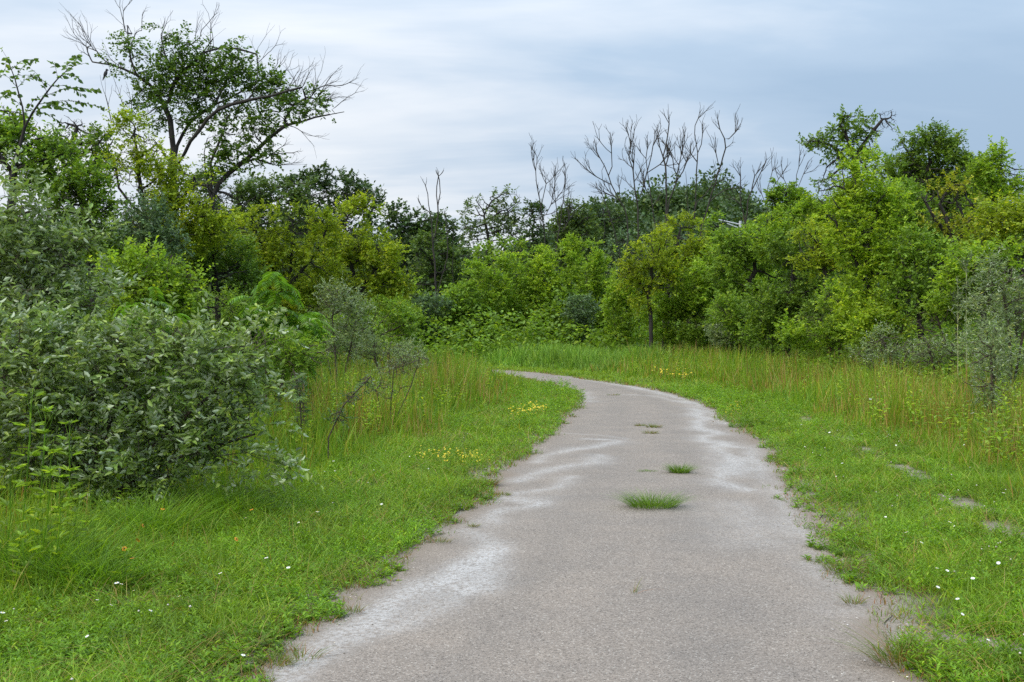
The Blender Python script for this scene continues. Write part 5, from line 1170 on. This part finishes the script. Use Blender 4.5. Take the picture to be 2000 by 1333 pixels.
def where_is(px, py, side):
    x, y = GX(px, min(py+12, 1500)); d_ = float(pathd(np.array([x]), np.array([y]))[0])
    lvl = [(4.9, 'at the bottom of the picture'), (5.8, 'level with the lone sprig on the path'), (7.2, 'between the sprig and the largest tuft'), (9.2, 'level with the largest tuft on the path'), (11.5, 'level with the round tuft on the path'),
           (14.5, 'just beyond the round tuft'), (18.5, 'level with the pair of dry tufts'), (26, 'between the dry tufts and the bend'), (99, 'out by the bend')]
    lv = next(t for z_, t in lvl if y < z_)
    ds = [(.45, 'at the path edge'), (.9, 'near the path edge'), (1.4, 'one stride in'), (1.9, 'nearly two strides in'), (2.6, 'over two strides in'), (3.6, 'three strides in'), (99, 'deep in the grass')]
    return lv+', '+next(t for z_, t in ds if d_ < z_)
import collections
def lay_daisies(pts, side, group, hf, sf):
    texts = [where_is(px, py, side) for px, py in pts]; cnt = collections.Counter(texts); seen = collections.defaultdict(list)
    for (px, py), t in zip(pts, texts): seen[t].append((px, py))
    for (px, py), t in zip(pts, texts):
        lab = 'white daisy in the '+side+' verge, '+t
        if cnt[t] > 1:
            k = sorted(seen[t]).index((px, py)); lab += (', the left one of two', ', the right one of two')[k] if cnt[t] == 2 else ', '+['first', 'second', 'third', 'fourth', 'fifth', 'sixth', 'seventh', 'eighth', 'ninth', 'tenth'][k]+' from left'
        w_ = lab.split()
        for a_, b_ in (('at the bottom of the picture', 'lowest in the picture'), (' on the path', ''), ('in the ', 'in '), ('level with the ', 'by the '), ('between the sprig and the largest tuft', 'below the largest tuft'), ('between the dry tufts and the bend', 'before the bend'), ('nearly two', 'two'), ('over two', 'some two'), (' tufts', ' tufts'), (', fourth from left', ', fourth'), ('by pair of dry tufts', 'by dry tufts'), ('level with pair of dry', 'by dry'), ('just beyond', 'beyond'), ('white daisy in', 'daisy in'), ('the left one of two', 'left of two'), ('the right one of two', 'right of two'), ('level with the ', 'by the ')):
            if len(lab.split()) > 16: lab = lab.replace(a_, b_)
        if len(lab.split()) > 16: print('LONG', lab)
        place_flower('daisy', daisy, px, py, hf(py), lab, 'flower', group, sf(py))
lay_daisies(wl, 'left', GW, lambda py: .12, lambda py: rng.uniform(.42, .75))
lay_daisies(wr2, 'right', 'white daisies right of the path', lambda py: .13 if py > 880 else .4, lambda py: rng.uniform(.42, .75)*(1 if py > 800 else 1.5))
# clover heads: small pale balls, right verge
ico = np.array([(0, 0, 1), (.9, 0, .2), (.28, .86, .2), (-.73, .53, .2), (-.73, -.53, .2), (.28, -.86, .2), (0, 0, -.7)], float)
icf = [np.array([(0, 1, 2), (0, 2, 3), (0, 3, 4), (0, 4, 5), (0, 5, 1), (6, 2, 1), (6, 3, 2), (6, 4, 3), (6, 5, 4), (6, 1, 5)])]
n = 900; x, y = sample(n, 4.2, 16, 1.2); d_, s_, f = zone(x, y); keep = (d_ > .45) & (f < .3) & ((s_ > 0) & (vnoise(x, y, .9, 130) > .46) | (rng.random(n) < .12)); x, y = x[keep], y[keep]; n = len(x)
V, F = instance(ico, icf, np.stack([x, y, gheight(x, y)+rng.uniform(.07, .13, n)], 1), frames(np.tile([1., 0, 0], (n, 1)), np.tile([0, 0, 1.], (n, 1))), rng.uniform(.006, .010, n))
M['clover'] = plain_mat('clover_head', (.62, .55, .50), .8)
tag(mesh_obj('clover_heads', V, F, M['clover']), 'tiny pale clover heads scattered in the verge grass', 'clover', kind='stuff')
# two drifts of small yellow flowers on the left verge, one on the right
def drift(label, pxs, pys, n, h):
    u_ = rng.random(n); px = pxs[0]+(pxs[1]-pxs[0])*np.clip(rng.beta(1.6, 1.6, n), 0, 1); py = np.interp(px, pxs, pys)+rng.normal(0, 4.5, n)
    Z = 2000*(CAMH-h)/(py-637); x = (px-1000)/2000*Z; pos = np.stack([x, Z, np.full(n, h)+rng.normal(0, .03, n)], 1)
    V, F = petal_mesh('p', 5, 1, 'yel', 0, cup=.2, w=.9); F_ = frames(np.stack([np.cos(u_*6), np.sin(u_*6), 0*u_], 1), np.array([0, -.3, 1.])+rng.normal(0, .3, (n, 3)))
    A = instance(V, F, pos, F_, rng.uniform(.008, .013, n)*np.maximum(1, Z/12)); tag(mesh_obj('yellow_flowers', A[0], A[1], M['yel']), label, 'flowers', kind='stuff')
drift('drift of small yellow flowers nearest the camera on the left verge', (810, 965), (884, 890), 110, .16)
drift('drift of small yellow flowers on the left verge near the bend', (990, 1075), (806, 794), 130, .16)
drift('few yellow flowers at the right path edge', (1415, 1450), (802, 790), 30, .1)
drift('yellow and white flecks in the meadow beyond the path', (1270, 1360), (722, 732), 60, .4)
# bird on a dead twig tip of the sparse tree
Zb = 24; q = PX(206, 146, Zb); root = empty('bird', tuple(q), 'small dark bird perched on a bare twig left of the sparse tree', 'bird')
sk_ = Sk(); V0 = []
def ell(c, r, nu=8, nv=6, rot=0):
    a, b_ = np.meshgrid(np.arange(nu)*2*np.pi/nu, np.linspace(0, np.pi, nv), indexing='ij'); P_ = np.stack([np.cos(a)*np.sin(b_), np.sin(a)*np.sin(b_), np.cos(b_)], -1).reshape(-1, 3)*np.array(r)
    cr, sr = math.cos(rot), math.sin(rot); P_ = np.stack([P_[:, 0]*cr+P_[:, 2]*sr, P_[:, 1], -P_[:, 0]*sr+P_[:, 2]*cr], 1)+np.array(c)
    f = [(i*nv+j, ((i+1) % nu)*nv+j, ((i+1) % nu)*nv+j+1, i*nv+j+1) for i in range(nu) for j in range(nv-1)]; return P_, [np.array(f)]
V, F = merge([ell((0, 0, .02), (.045, .04, .085), rot=.35), ell((.03, 0, .105), (.032, .03, .032)), ell((-.045, 0, -.08), (.014, .02, .07), rot=.3)])
mesh_obj('body', V, F, M['bird'], root, smooth=True); V, F = tube([(.055, 0, .105), (.085, 0, .10)], .006, 4); mesh_obj('beak', V, F, M['cone'], root)
s2 = Sk(); s2.line(None, [PX(218, 240, Zb)-q, PX(206, 190, Zb)-q, (0, 0, -.07)], .2, .05); s2.twig(3, (-.4, 0, 1), .6, .1, 0); s2.twig(2, (.4, 0, 1), .5, .1, 0); s2.finish(.014, .006)
V, F = s2.mesh(4); tw = mesh_obj('dead_twig', V+q, F, M['bark']); tag(tw, 'bare twig that the small bird perches on', 'twig')
print('done', time.time()-T0, len(bpy.data.objects))
